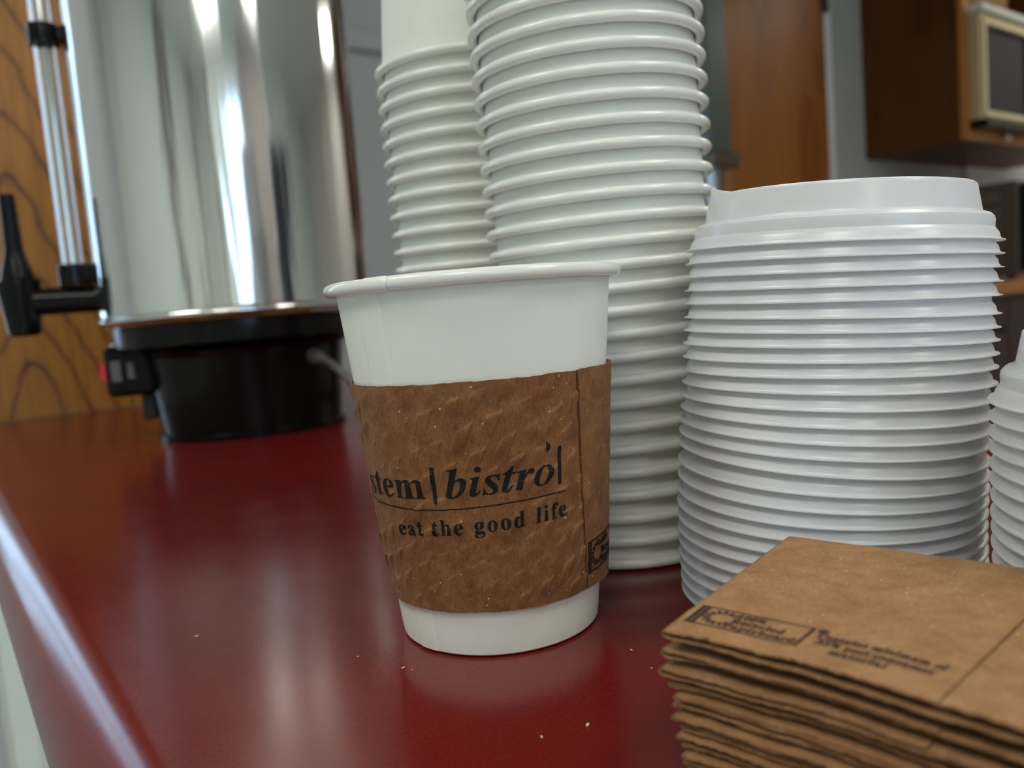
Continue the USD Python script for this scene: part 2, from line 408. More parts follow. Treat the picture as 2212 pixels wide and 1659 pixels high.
# oak panelling that closes the far end of the counter: two boards with a seam
wp = UsdGeom.Xform.Define(stage, '/World/wall_end').GetPrim()
tag(wp, kind='structure')
obj('panel', room(bx(0.0, 0.205, 1.10, 1.118, 0.0006, CEIL, 0.001)), M['oak'], wp, smooth=False)
obj('panel', room(bx(0.2065, 0.50, 1.1005, 1.118, 0.0006, CEIL, 0.001)), M['oak'], wp, smooth=False)
obj('panel', room(bx(0.0, 0.018, 1.1185, UB, 0.0006, CEIL, 0.001)), M['oak'], wp, smooth=False)
obj('panel', room(join(bx(0.001, 0.50, 1.10, 1.118, FLOOR, 0.0), bx(0.001, 0.018, 1.1185, UB, FLOOR, 0.0))), M['wallpale'], wp, smooth=False)

# grey casing, wooden door and its hinge on the back wall
dr = UsdGeom.Xform.Define(stage, '/World/door_1').GetPrim()
tag(dr, kind='structure')
obj('door_leaf', room(bx(2.152, 2.722, UB - 0.05, UB - 0.005, FLOOR + 0.01, 1.35, 0.003)), M['orange_wood'], dr, smooth=False)
obj('hinge', room(bx(2.705, 2.74, UB - 0.062, UB - 0.05, 1.07, 1.19, 0.002)), M['blackmat'], dr, smooth=False)
obj('trim_2', room(bx(2.725, 2.80, UB - 0.03, UB, FLOOR, 1.42, 0.003)), M['wallwhite'], smooth=False, kind='structure')
obj('trim_3', room(join(bx(2.000, 2.102, UB - 0.10, UB - 0.052, 0.531, 1.4, 0.006))), M['green'], smooth=False, kind='structure')
obj('trim_4', room(bx(1.985, 2.108, UB - 0.125, UB - 0.052, 0.485, 0.530, 0.006)), M['olive'], smooth=False, kind='structure')

# fluorescent panels in the ceiling
PLACES = ['over the urn end of the counter', 'over the lid stacks', 'in the middle of the room', 'near the window behind the photographer', 'over the kitchen', 'by the left window']
for i, (n, u, place_name) in enumerate([(-0.9, 0.35, PLACES[0]), (0.9, -0.9, PLACES[1]), (-0.9, -0.9, PLACES[2]), (-0.9, -2.3, PLACES[3]), (3.9, 0.45, PLACES[4]), (0.9, -2.3, PLACES[5])]):
    t = thing('ceiling_light', 'square white fluorescent ceiling panel ' + place_name, 'ceiling light', (*RW(n, u)[:2], CEIL), RNG)
    obj('frame', join(*[bx(*b) for b in ((-0.31, 0.31, -0.31, -0.29, -0.03, -0.001), (-0.31, 0.31, 0.29, 0.31, -0.03, -0.001), (-0.31, -0.29, -0.29, 0.29, -0.03, -0.001), (0.29, 0.31, -0.29, 0.29, -0.03, -0.001))]), M['white'], t, smooth=False)
    obj('diffuser', bx(-0.289, 0.289, -0.289, 0.289, -0.022, -0.012), M['lamp'], t, smooth=False)

# ------------------------------------------------------------------ counter with its rolled front edge
ct = thing('counter', 'glossy dark red laminate serving counter with a rolled front edge', 'counter', (*E0, 0), RNG)
DEPTH, RAD, L0, L1 = 0.53, 0.020, -0.9, 1.0985
ang = np.linspace(0, math.pi * 0.78, 18)
prof = [(DEPTH, 0.0)] + [(-RAD * math.sin(a), -RAD + RAD * math.cos(a)) for a in ang] + [(0.016, -0.0365), (0.016, -0.034), (DEPTH, -0.034)]
poly = Polygon(prof)
top = trimesh.creation.extrude_polygon(poly, L1 - L0, engine='earcut')          # (n, z, length)
top.vertices = np.stack([top.vertices[:, 0], top.vertices[:, 2] + L0, top.vertices[:, 1]], 1)
trimesh.repair.fix_normals(top)
obj('counter_top', top, M['laminate'], ct, smooth=35)
obj('base_cabinet', join(bx(0.03, DEPTH - 0.02, L0 + 0.02, L1, FLOOR + 0.1, -0.0345), bx(0.09, DEPTH - 0.03, L0 + 0.04, L1, FLOOR, FLOOR + 0.1)), M['white'], ct, smooth=False)

# ------------------------------------------------------------------ back counter, oven, upper cabinet, nook oven, basket
BU = UB - 0.60
bc = thing('back_counter', 'dark maroon base cabinet with an orange wood counter edge against the kitchen wall', 'counter', (*RW(3.4, UB)[:2], FLOOR), RNG)
zt = 0.058 - FLOOR
obj('worktop', bx(-1.15, 1.19, -0.60, -0.001, zt - 0.042, zt, 0.003), M['edge_wood'], bc, smooth=False)
obj('cabinet', bx(-1.14, 1.18, -0.57, -0.001, 0.10, zt - 0.0425), M['maroon'], bc, smooth=False)
obj('plinth', bx(-1.12, 1.16, -0.52, -0.001, 0.0, 0.10), M['blackmat'], bc, smooth=False)
for k in range(4):
    a = -1.13 + k * 0.578
    d = obj('cabinet_door', bx(a, a + 0.567, -0.588, -0.5705, 0.13, zt - 0.06, 0.003), M['maroon'], bc, smooth=False)
    obj('knob', tube([[a + 0.5, -0.588, zt - 0.15], [a + 0.5, -0.607, zt - 0.15], [a + 0.5, -0.612, zt - 0.15]], [0.006, 0.012, 0.008], 12), M['blackmat'], d)
mo = thing('microwave', 'taupe microwave with rows of vent slits on the back kitchen counter', 'microwave', (*RW(3.20, UB - 0.30)[:2], 0.0582), RNG)
obj('body', bx(-0.02, 0.50, -0.19, 0.20, 0.012, 0.355, 0.006), M['oven'], mo, smooth=False)
for q, (x, y) in enumerate(((0.02, -0.15), (0.46, -0.15), (0.02, 0.16), (0.46, 0.16))):
    obj('foot', tube([[x, y, 0.0], [x, y, 0.0125]], 0.014, 12), M['blackmat'], mo)
slits = []
for row in range(5):
    for k in range(11):
        y = -0.13 + k * 0.012
        slits.append(bx(-0.0215, -0.0195, y, y + 0.006, 0.055 + row * 0.058, 0.087 + row * 0.058))
obj('vent_slits', join(*slits), M['slot'], mo, smooth=False, kind='stuff')
obj('oven_door', bx(0.0, 0.36, -0.212, -0.1905, 0.03, 0.34, 0.004), M['ovenglass'], mo, smooth=False)
obj('control_panel', bx(0.365, 0.49, -0.206, -0.1905, 0.03, 0.34, 0.004), M['oven'], mo, smooth=False)

CZ = 0.573
CN, CU = 3.052, UB - 0.36                                     # the near bottom corner of the upper cabinet
uc = thing('wall_cabinet', 'dark brown wooden wall cabinet with an open nook above the white strip of wall', 'cabinet', (*RW(CN, CU)[:2], CZ), RNG)
H_, W_, D_ = 0.95, 1.2, 0.359
obj('side_panel', bx(0.0, 0.018, 0.0, D_, 0.0, H_, 0.001), M['dark_wood'], uc, smooth=False)
obj('side_panel', bx(W_ - 0.018, W_, 0.0, D_, 0.0, H_, 0.001), M['dark_wood'], uc, smooth=False)
obj('bottom_panel', bx(0.018, W_ - 0.018, 0.0, D_, 0.0, 0.018), M['dark_wood'], uc, smooth=False)
obj('back_panel', bx(0.018, W_ - 0.018, D_ - 0.01, D_, 0.018, H_), M['dark_wood'], uc, smooth=False)
obj('top_panel', bx(0.018, W_ - 0.018, 0.0, D_ - 0.01, H_ - 0.018, H_), M['dark_wood'], uc, smooth=False)
obj('shelf', bx(0.018, W_ - 0.018, 0.0, D_ - 0.01, 0.0182, 0.035), M['edge_wood'], uc, smooth=False)
obj('face_frame', join(bx(-0.001, 0.035, -0.02, -0.0005, -0.001, H_, 0.001), bx(W_ - 0.035, W_ + 0.001, -0.02, -0.0005, -0.001, H_, 0.001), bx(0.0355, W_ - 0.0355, -0.02, -0.0005, -0.001, 0.035, 0.001)), M['edge_wood'], uc, smooth=False)
obj('knob', tube([[0.30, -0.02, 0.017], [0.30, -0.038, 0.017], [0.30, -0.043, 0.017]], [0.007, 0.015, 0.009], 14), M['white'], uc, label='small white knob')
no = thing('toaster_oven', 'cream framed oven with a dark window inside the wall cabinet nook', 'oven', (*RW(CN + 0.038, CU - 0.025)[:2], CZ + 0.0355), RNG)
obj('body', bx(0.0, 0.50, 0.005, 0.32, 0.012, 0.40, 0.004), M['cream'], no, smooth=False)
obj('base', bx(-0.006, 0.506, -0.055, 0.2, 0.0, 0.026, 0.004), M['black'], no, smooth=False)
obj('top_strip', bx(-0.006, 0.506, -0.045, 0.016, 0.402, 0.428, 0.004), M['white'], no, smooth=False)
obj('door_frame', join(*[bx(*b) for b in ((0.0, 0.034, -0.03, 0.0045, 0.03, 0.398), (0.448, 0.5, -0.03, 0.0045, 0.03, 0.398), (0.034, 0.448, -0.03, 0.0045, 0.03, 0.058), (0.034, 0.448, -0.03, 0.0045, 0.362, 0.398))]), M['cream'], no, smooth=False)
obj('door_trim', join(*[bx(*b) for b in ((0.024, 0.042, -0.037, -0.0305, 0.040, 0.382), (0.440, 0.460, -0.037, -0.0305, 0.040, 0.382), (0.042, 0.440, -0.037, -0.0305, 0.040, 0.060), (0.042, 0.440, -0.037, -0.0305, 0.362, 0.382))]), M['cream2'], no, smooth=False)
obj('window', bx(0.0345, 0.4475, -0.018, -0.004, 0.0585, 0.3615), M['ovenglass'], no, smooth=False)
ba = thing('wicker_basket', 'brown wicker basket standing on top of the cream framed oven', 'basket', (*RW(CN + 0.29, CU + 0.135)[:2], CZ + 0.0355 + 0.4290), RNG)
rows = []
for k in range(9):
    zc = 0.008 + 0.016 * k
    a_, b_ = 0.215 + 0.002 * k, 0.105 + 0.0015 * k
    tt = np.linspace(0, 2 * np.pi, 65)
    wig = 0.004 * np.sin(tt * 24 + (k % 2) * np.pi)
    p = np.stack([(a_ + wig) * np.sign(np.cos(tt)) * np.abs(np.cos(tt)) ** 0.5, (b_ + wig) * np.sign(np.sin(tt)) * np.abs(np.sin(tt)) ** 0.5, np.full_like(tt, zc)], 1)
    p[-1] = p[0]
    obj('wicker_strand', tube(p + np.array([0, 0, 0]) + 1e-6 * np.arange(65)[:, None], 0.0085, 6), M['wicker'], ba)
obj('basket_bottom', bx(-0.2, 0.2, -0.09, 0.09, 0.001, 0.006), M['wicker'], ba, smooth=False)

# white board on the wall beside the microwave
obj('trim_5', room(bx(3.86, 4.55, UB - 0.02, UB - 0.0005, 0.0, 0.9)), M['wallwhite'], smooth=False, kind='structure')

# ------------------------------------------------------------------ coffee urn
UC = np.array([-0.2650, 0.8149])
UR = 0.1305
aim = math.degrees(math.atan2(-UC[0], UC[1]))                   # how far the urn's bearing lies left of straight ahead
ur = thing('coffee_urn', 'large polished steel coffee urn with a black base and tap', 'coffee urn', (*UC, 0.0), aim)   # local -x is the tap side, local -y faces the camera
obj('body', lathe([(0.02, 0.115), (UR - 0.004, 0.115), (UR - 0.001, 0.118), (UR, 0.122), (UR, 0.455), (UR - 0.002, 0.46), (0.02, 0.46)], 160), M['chrome'], ur, smooth=40)
a = np.linspace(0, 2 * np.pi, 20, endpoint=False)
obj('bottom_lip', lathe([(UR - 0.0008 + 0.0028 * math.cos(x), 0.1165 + 0.0028 * math.sin(x)) for x in a], 128, closed=True), M['chrome'], ur)
obj('lid', lathe([(0.001, 0.4605), (UR + 0.004, 0.4605), (UR + 0.006, 0.466), (UR + 0.003, 0.475), (0.09, 0.492), (0.02, 0.498), (0.001, 0.498)], 96), M['chrome'], ur)
obj('lid_knob', lathe([(0.001, 0.4985), (0.012, 0.4985), (0.012, 0.51), (0.022, 0.516), (0.024, 0.524), (0.018, 0.532), (0.001, 0.534)], 48), M['black'], ur)
obj('collar', lathe([(0.02, 0.1105), (0.1205, 0.1105), (0.1215, 0.106), (0.1205, 0.091), (0.1165, 0.0885), (0.02, 0.0885)], 96), M['black'], ur, smooth=35)
obj('base', lathe([(0.02, 0.088), (0.099, 0.088), (0.1005, 0.085), (0.0965, 0.081), (0.0955, 0.077), (0.0875, 0.008), (0.02, 0.008)], 128), M['black'], ur, smooth=35)
obj('foot_ring', lathe([(0.02, 0.0078), (0.0880, 0.0078), (0.0912, 0.0055), (0.0907, 0.0005), (0.0865, 0.0002), (0.02, 0.0002)], 128), M['black'], ur, smooth=50)
sw = obj('switch_box', bx(-0.1285, -0.086, -0.026, 0.022, 0.046, 0.0935, 0.004), M['black'], ur, smooth=False)
obj('indicator_light', trimesh.convex.convex_hull(np.array([[-0.1290, -0.018, 0.060], [-0.1290, -0.018, 0.080], [-0.1290, -0.002, 0.060], [-0.1290, -0.002, 0.080], [-0.1335, -0.016, 0.063], [-0.1335, -0.016, 0.077], [-0.1335, -0.004, 0.063], [-0.1335, -0.004, 0.077]])), M['red_lens'], sw, smooth=False)
obj('rocker', join(bx(-0.123, -0.114, -0.0285, -0.0262, 0.060, 0.080, 0.0008), bx(-0.109, -0.103, -0.0275, -0.0262, 0.062, 0.078, 0.0004)), M['grey'], sw, smooth=False)
obj('screw', tube([[-0.118, -0.02, 0.0937], [-0.118, -0.02, 0.0965]], 0.0042, 12), M['chrome'], sw)
obj('screw', tube([[-0.104, -0.02, 0.0937], [-0.104, -0.02, 0.0965]], 0.0042, 12), M['chrome'], sw)
obj('cord_strap', bx(-0.102, -0.090, -0.008, 0.008, 0.020, 0.0455, 0.002), M['blackmat'], ur, smooth=False)
# tap
tp = obj('tap_body', join(lathe([(0.001, 0.163), (0.0165, 0.163), (0.0185, 0.161), (0.0185, 0.157), (0.0135, 0.112), (0.010, 0.110), (0.001, 0.110)], 40)), M['black'], ur, smooth=40)
TX = -0.195
pts = UsdGeom.Mesh(tp).GetPointsAttr().Get()
UsdGeom.Mesh(tp).GetPointsAttr().Set([Gf.Vec3f(p[0] + TX, p[1], p[2]) for p in pts])
obj('tap_pipe', tube([[-UR + 0.002, 0, 0.141], [-0.16, 0, 0.141], [TX + 0.010, 0, 0.141]], 0.0128, 24), M['black'], ur)
lv = lathe([(0.001, 0.241), (0.0058, 0.241), (0.0066, 0.237), (0.0078, 0.19), (0.0095, 0.182), (0.0135, 0.168), (0.0140, 0.1635), (0.001, 0.1635)], 32)
lv.apply_translation([TX, 0, 0])
obj('tap_lever', lv, M['black'], ur, smooth=40)
gx = -0.1475
hb = lathe([(0.001, 0.174), (0.0125, 0.174), (0.0138, 0.172), (0.0138, 0.154), (0.001, 0.154)], 32)
hb.apply_translation([gx, 0, 0])
obj('gauge_holder', join(hb, bx(-0.143, -UR + 0.002, -0.0125, 0.0125, 0.155, 0.1735, 0.003)), M['black'], ur, smooth=30)
gt = lathe([(0.0098, 0.1742), (0.0098, 0.455), (0.0072, 0.455), (0.0072, 0.1742)], 48, closed=True)
gt.apply_translation([gx, 0, 0])
obj('gauge_glass', gt, M['glass'], ur)
rd = lathe([(0.0001, 0.1745), (0.0032, 0.1745), (0.0032, 0.453), (0.0001, 0.453)], 20)
rd.apply_translation([gx, 0, 0])
obj('gauge_rod', rd, M['chrome'], ur)
br = lathe([(0.0102, 0.375), (0.0128, 0.375), (0.0132, 0.379), (0.0132, 0.389), (0.0128, 0.393), (0.0102, 0.393)], 40, closed=True)
br.apply_translation([gx, 0, 0])
obj('gauge_bracket', join(br, bx(gx + 0.0105, -UR + 0.003, -0.0085, 0.0085, 0.377, 0.391, 0.002)), M['black'], ur, smooth=30)
# power cord out of the base, down to the counter
cp = []
for t_ in np.linspace(0, 1, 28):
    P0, P1, P2, P3 = np.array([0.058, -0.0740, 0.070]), np.array([0.081, -0.108, 0.064]), np.array([0.090, -0.125, 0.030]), np.array([0.125, -0.135, 0.0045])
    cp.append((1 - t_) ** 3 * P0 + 3 * (1 - t_) ** 2 * t_ * P1 + 3 * (1 - t_) * t_ * t_ * P2 + t_ ** 3 * P3)
cp += [np.array([0.15, -0.12, 0.0042]), np.array([0.19, -0.06, 0.0042]), np.array([0.2, 0.03, 0.0042])]
cd = obj('power_cord', tube(cp, 0.004, 12), M['grey'], ur)
obj('strain_relief', tube([cp[0], cp[2], cp[4]], [0.008, 0.0065, 0.0048], 16), M['grey'], cd)

# ------------------------------------------------------------------ paper cups
R0, R1, HC, BEAD = 0.0313, 0.0421, 0.1075, 0.00195
KC = (R1 - R0) / (HC - 0.0015)


def cup_parts(prim, seam_deg, lap_h=0.00014, segs=240):
    """One paper cup standing upright, base at z = 0: wall with its lap seam, rolled rim, recessed floor."""
    th_ = 0.0003
    zz = np.linspace(0.0, HC - 0.0005, 40)
    outer = [(R0 - 0.0006, 0.0), (R0 - 0.0001, 0.0005)] + [(R0 + KC * z, z) for z in zz[1:]]
    inner = [(R0 + KC * z - th_, z) for z in zz[::-1][:-2]] + [(R0 - 0.0012, 0.0008), (R0 - 0.0012, 0.0)]

    def lap(t, r, z):
        d = (np.degrees(t) - seam_deg + 180) % 360 - 180           # 0 at the seam; the lap lies on its negative side
        bump = lap_h * np.clip((d + 13.5) / 1.5, 0, 1) * np.clip((0.25 - d) / 0.5, 0, 1)
        return r + bump, z
    obj('cup_wall', lathe(outer + inner, segs, closed=True, rfun=lap), M['cup'], prim, smooth=24 if segs > 300 else 50)
    obj('cup_bottom', lathe([(0.0001, 0.0066), (R0 - 0.0014, 0.0066), (R0 - 0.0013, 0.0010), (R0 - 0.0017, 0.0010), (R0 - 0.0018, 0.0070), (0.0001, 0.0070)], 96), M['cupin'], prim)
    g = np.linspace(0, 2 * np.pi, 24, endpoint=False)
    rc = R1 + 0.0017

    def notch(t, r, z):
        d = (np.degrees(t) - seam_deg - 8 + 180) % 360 - 180
        k = 1 + 0.06 * np.where((d > -11) & (d < 0), 1.0, 0.0) - 0.22 * np.exp(-(d / 0.5) ** 2) + 0.012 * np.sin(9 * t) + 0.01 * np.sin(17 * t + 1)
        return rc + (r - rc) * k, HC + (z - HC) * k
    obj('rolled_rim', lathe([(rc + BEAD * math.cos(x), HC + BEAD * math.sin(x)) for x in g], 720 if segs > 300 else 240, closed=True, rfun=notch), M['rim'], prim, smooth=60)


CX, CY = -0.0095, 0.25194
cup = thing('coffee_cup', 'white paper coffee cup wearing a printed brown cardboard sleeve', 'cup', (CX, CY, 0.0004))
cup_parts(cup, -90 - 36.5, 0.0003, 1080)

# the cups of the two stacks stand upside down: the class cup is turned over so that its rim is at z = 0
proto = UsdGeom.Xform.Define(stage, numbered('/World', 'paper_cup')).GetPrim()
random.seed(4)


def smooth_at(pts, k):
    return float(np.interp(k, [p[0] for p in pts], [p[1] for p in pts]))


FLIP = np.diag([1.0, -1.0, -1.0])


def set_matrix(prim, R, loc):
    m = Gf.Matrix4d(1.0)
    for i in range(3):
        for j in range(3):
            m[i, j] = float(R[j, i])
    for j in range(3):
        m[3, j] = float(loc[j])
    x = UsdGeom.Xformable(prim)
    op = x.AddTransformOp() if not prim.HasAttribute('xformOp:transform') else UsdGeom.XformOp(prim.GetAttribute('xformOp:transform'))
    op.Set(m)
    x.SetXformOpOrder([op])


def tilt_matrix(a, b):
    n = np.array([-a, -b, 1.0]); n /= np.linalg.norm(n)
    return trimesh.geometry.align_vectors([0, 0, 1], n)[:3, :3]


def ordinal(k):
    return ['first', 'second', 'third', 'fourth', 'fifth', 'sixth', 'seventh', 'eighth', 'ninth', 'tenth', 'eleventh', 'twelfth', 'thirteenth', 'fourteenth', 'fifteenth', 'sixteenth', 'seventeenth', 'eighteenth', 'nineteenth', 'twentieth', 'twenty-first', 'twenty-second', 'twenty-third', 'twenty-fourth', 'twenty-fifth', 'twenty-sixth', 'twenty-seventh', 'twenty-eighth', 'twenty-ninth', 'thirtieth'][k]


first_cup = [True]
cup_parts(proto, 0.0)


def stack_cup(R, loc, label, group):
    if first_cup[0]:
        p = proto
        first_cup[0] = False
    else:
        x = UsdGeom.Xform.Define(stage, numbered('/World', 'paper_cup'))
        p = x.GetPrim()
        p.GetReferences().AddInternalReference(proto.GetPath())
        p.SetInstanceable(True)
    set_matrix(p, R, loc)
    tag(p, label, 'cup', group)


PITCHC = 0.00845
NM = 27
for k in range(NM):
    a = smooth_at([(0, 0.0), (8, 0.028), (12, 0.026), (20, 0.014), (27, 0.010)], k)
    b = smooth_at([(0, 0.0), (8, 0.006), (20, 0.050), (27, 0.052)], k)
    cxk = smooth_at([(0, 0.0422), (27, 0.0389)], k) + random.uniform(-1, 1) * 0.00006
    R = tilt_matrix(a, b) @ trimesh.transformations.rotation_matrix(random.uniform(0, 6.28), [0, 0, 1])[:3, :3] @ FLIP
    z = BEAD + 0.0004 + k * PITCHC
    n = R @ np.array([0, 0, -1.0])                                  # from the rim towards the cup's base
    loc = np.array([cxk, smooth_at([(0, 0.3290), (10, 0.3290), (27, 0.3245)], k), z]) + n * HC
    which = 'lowest of all' if k == 0 else f'{ordinal(k)} up from the counter' if k < 13 else 'topmost of all' if k == NM - 1 else f'{ordinal(NM - 2 - k)} below its top'
    stack_cup(R, loc, f'white upside-down paper cup in the near tall stack, {which}', 'upturned cups in the near tall stack')
NL = 26
for k in range(NL):
    a = smooth_at([(0, 0.0), (8, 0.01), (26, 0.012)], k)
    b = smooth_at([(0, 0.0), (8, 0.02), (18, 0.045), (26, 0.05)], k)
    R = tilt_matrix(a, b) @ trimesh.transformations.rotation_matrix(random.uniform(0, 6.28), [0, 0, 1])[:3, :3] @ FLIP
    z = BEAD + 0.0004 + k * 0.00855
    n = R @ np.array([0, 0, -1.0])
    loc = np.array([-0.0070 - 0.00006 * k + random.uniform(-1, 1) * 0.00006, smooth_at([(0, 0.410), (8, 0.410), (26, 0.405)], k), z]) + n * HC
    which = 'topmost of all' if k == NL - 1 else f'{ordinal(NL - 2 - k)} below its top'
    stack_cup(R, loc, f'white upside-down paper cup in the rear stack by the urn, {which}', 'upturned cups in the rear stack')

# ------------------------------------------------------------------ cardboard sleeve on the cup
SZ0, SZ1 = 0.0145, 0.0802


def srad(th_deg, z):
    """Radius of the sleeve's outer face; a soft fold at each side stands off the cup."""
    f1 = (th_deg - 74 + 180) % 360 - 180
    f2 = (th_deg + 106 + 180) % 360 - 180
    low = np.clip((0.075 - z) / 0.06, 0, 1)
    return R0 + KC * z + 0.0009 + (0.0004 + 0.0011 * low) * np.exp(-(f1 / 15) ** 2) + 0.0007 * low * np.exp(-(f2 / 17) ** 2) + 0.0003 * low


def emboss(th_deg, z):
    """Relief pressed into the board: slanting arched pads in staggered rows, uneven in strength, flat at both hems."""
    th_deg, z = np.asarray(th_deg, float), np.asarray(z, float)
    s = np.radians(th_deg) * 0.0375
    J = np.stack([s * 110, z * 110, np.zeros_like(s)], -1)
    s2 = s + (meshkit.noise(J, 31) - 0.5) * 0.0026
    z2 = z + (meshkit.noise(J, 32) - 0.5) * 0.0030 - 0.42 * s
    p, q = 0.0074, 0.0079
    row = np.floor(z2 / q)
    fz = z2 - (row + 0.5) * q
    x = (s2 + row * 0.0029 - 0.42 * fz) / p
    fx = (x - np.floor(x) - 0.5) * p
    d = np.maximum(np.abs(fx) - 0.0015, 0) ** 2 + np.maximum(np.abs(fz) - 0.0021, 0) ** 2
    pad = np.exp(-d / (0.00055 ** 2))
    cell = np.stack([np.floor(x) * 0.83, row * 0.77, np.zeros_like(s)], -1)
    amp = np.clip((meshkit.noise(np.stack([s * 70, z * 70, np.zeros_like(s)], -1), 3) - 0.25) * 1.9, 0, 1) * (0.35 + 0.65 * meshkit.noise(cell, 6))
    tail = np.clip((fz + 0.0030) / 0.0042, 0, 1)                    # each pad dies away towards its foot
    rough = meshkit.fbm(np.stack([s * 420, z * 230, np.ones_like(s)], -1), 3, 9) - 0.5
    wave = meshkit.fbm(np.stack([s * 45, z * 45, np.zeros_like(s) + 4], -1), 2, 5) - 0.5
    hem = np.clip((z - SZ0) / 0.004, 0, 1) * np.clip((SZ1 - z) / 0.004, 0, 1)
    return (pad * tail * (0.2 + 0.8 * amp) * 0.00085 + rough * 0.00025 + wave * 0.0004) * hem


def spoint(th_deg, z, off=0.0):
    t = np.radians(th_deg)
    r = srad(th_deg, z) + off
    return np.stack([r * np.sin(t), -r * np.cos(t), z + 0 * t], -1)


def seam_at(z):
    return np.interp(z, [SZ0, 0.045, SZ1], [50.4, 45.9, 42.4])


sl = thing('cup_sleeve', 'brown embossed cardboard sleeve printed with a bistro name, wrapped round the cup', 'cup sleeve', (CX, CY, 0.0))


def sleeve_panel(t0, t1, nu, nv, off, relief, soft=0.0):
    w = np.linspace(0, 1, nv)
    z = SZ0 + (SZ1 - SZ0) * w
    uu = np.linspace(0, 1, nu)
    A = np.array([t0(x) for x in z]); B = np.array([t1(x) for x in z])
    TH = A[None, :] + (B - A)[None, :] * uu[:, None]
    Z = np.repeat(z[None, :], nu, 0).copy()
    s = np.radians(TH) * 0.037
    edge = (meshkit.fbm(np.stack([s * 300, Z * 0, Z * 0], -1), 2, 2) - 0.5) * 0.0006
    Z += edge * (np.abs(w - 0.5)[None, :] > 0.499)
    o = off + relief * emboss(TH, Z) + (0.00025 * np.exp(-np.minimum(np.abs(TH - A[None, :]), 60) / 2.0) if relief < 1.0 else 0.0)
    return slab(spoint(TH, Z, o), spoint(TH, Z, off - 0.00055))


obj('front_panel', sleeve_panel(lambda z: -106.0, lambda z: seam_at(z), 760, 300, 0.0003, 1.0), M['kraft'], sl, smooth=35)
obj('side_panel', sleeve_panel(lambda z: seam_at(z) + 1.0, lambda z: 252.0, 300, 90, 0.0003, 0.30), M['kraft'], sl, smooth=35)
obj('glue_flap', slab(*[spoint(np.linspace(40, 57, 24)[:, None] + 0 * np.linspace(0, 1, 30)[None, :], np.linspace(SZ0 + 0.0006, SZ1 - 0.0006, 30)[None, :] + 0 * np.linspace(0, 1, 24)[:, None], o) for o in (-0.00032, -0.00062)]), M['kraft'], sl, smooth=35)

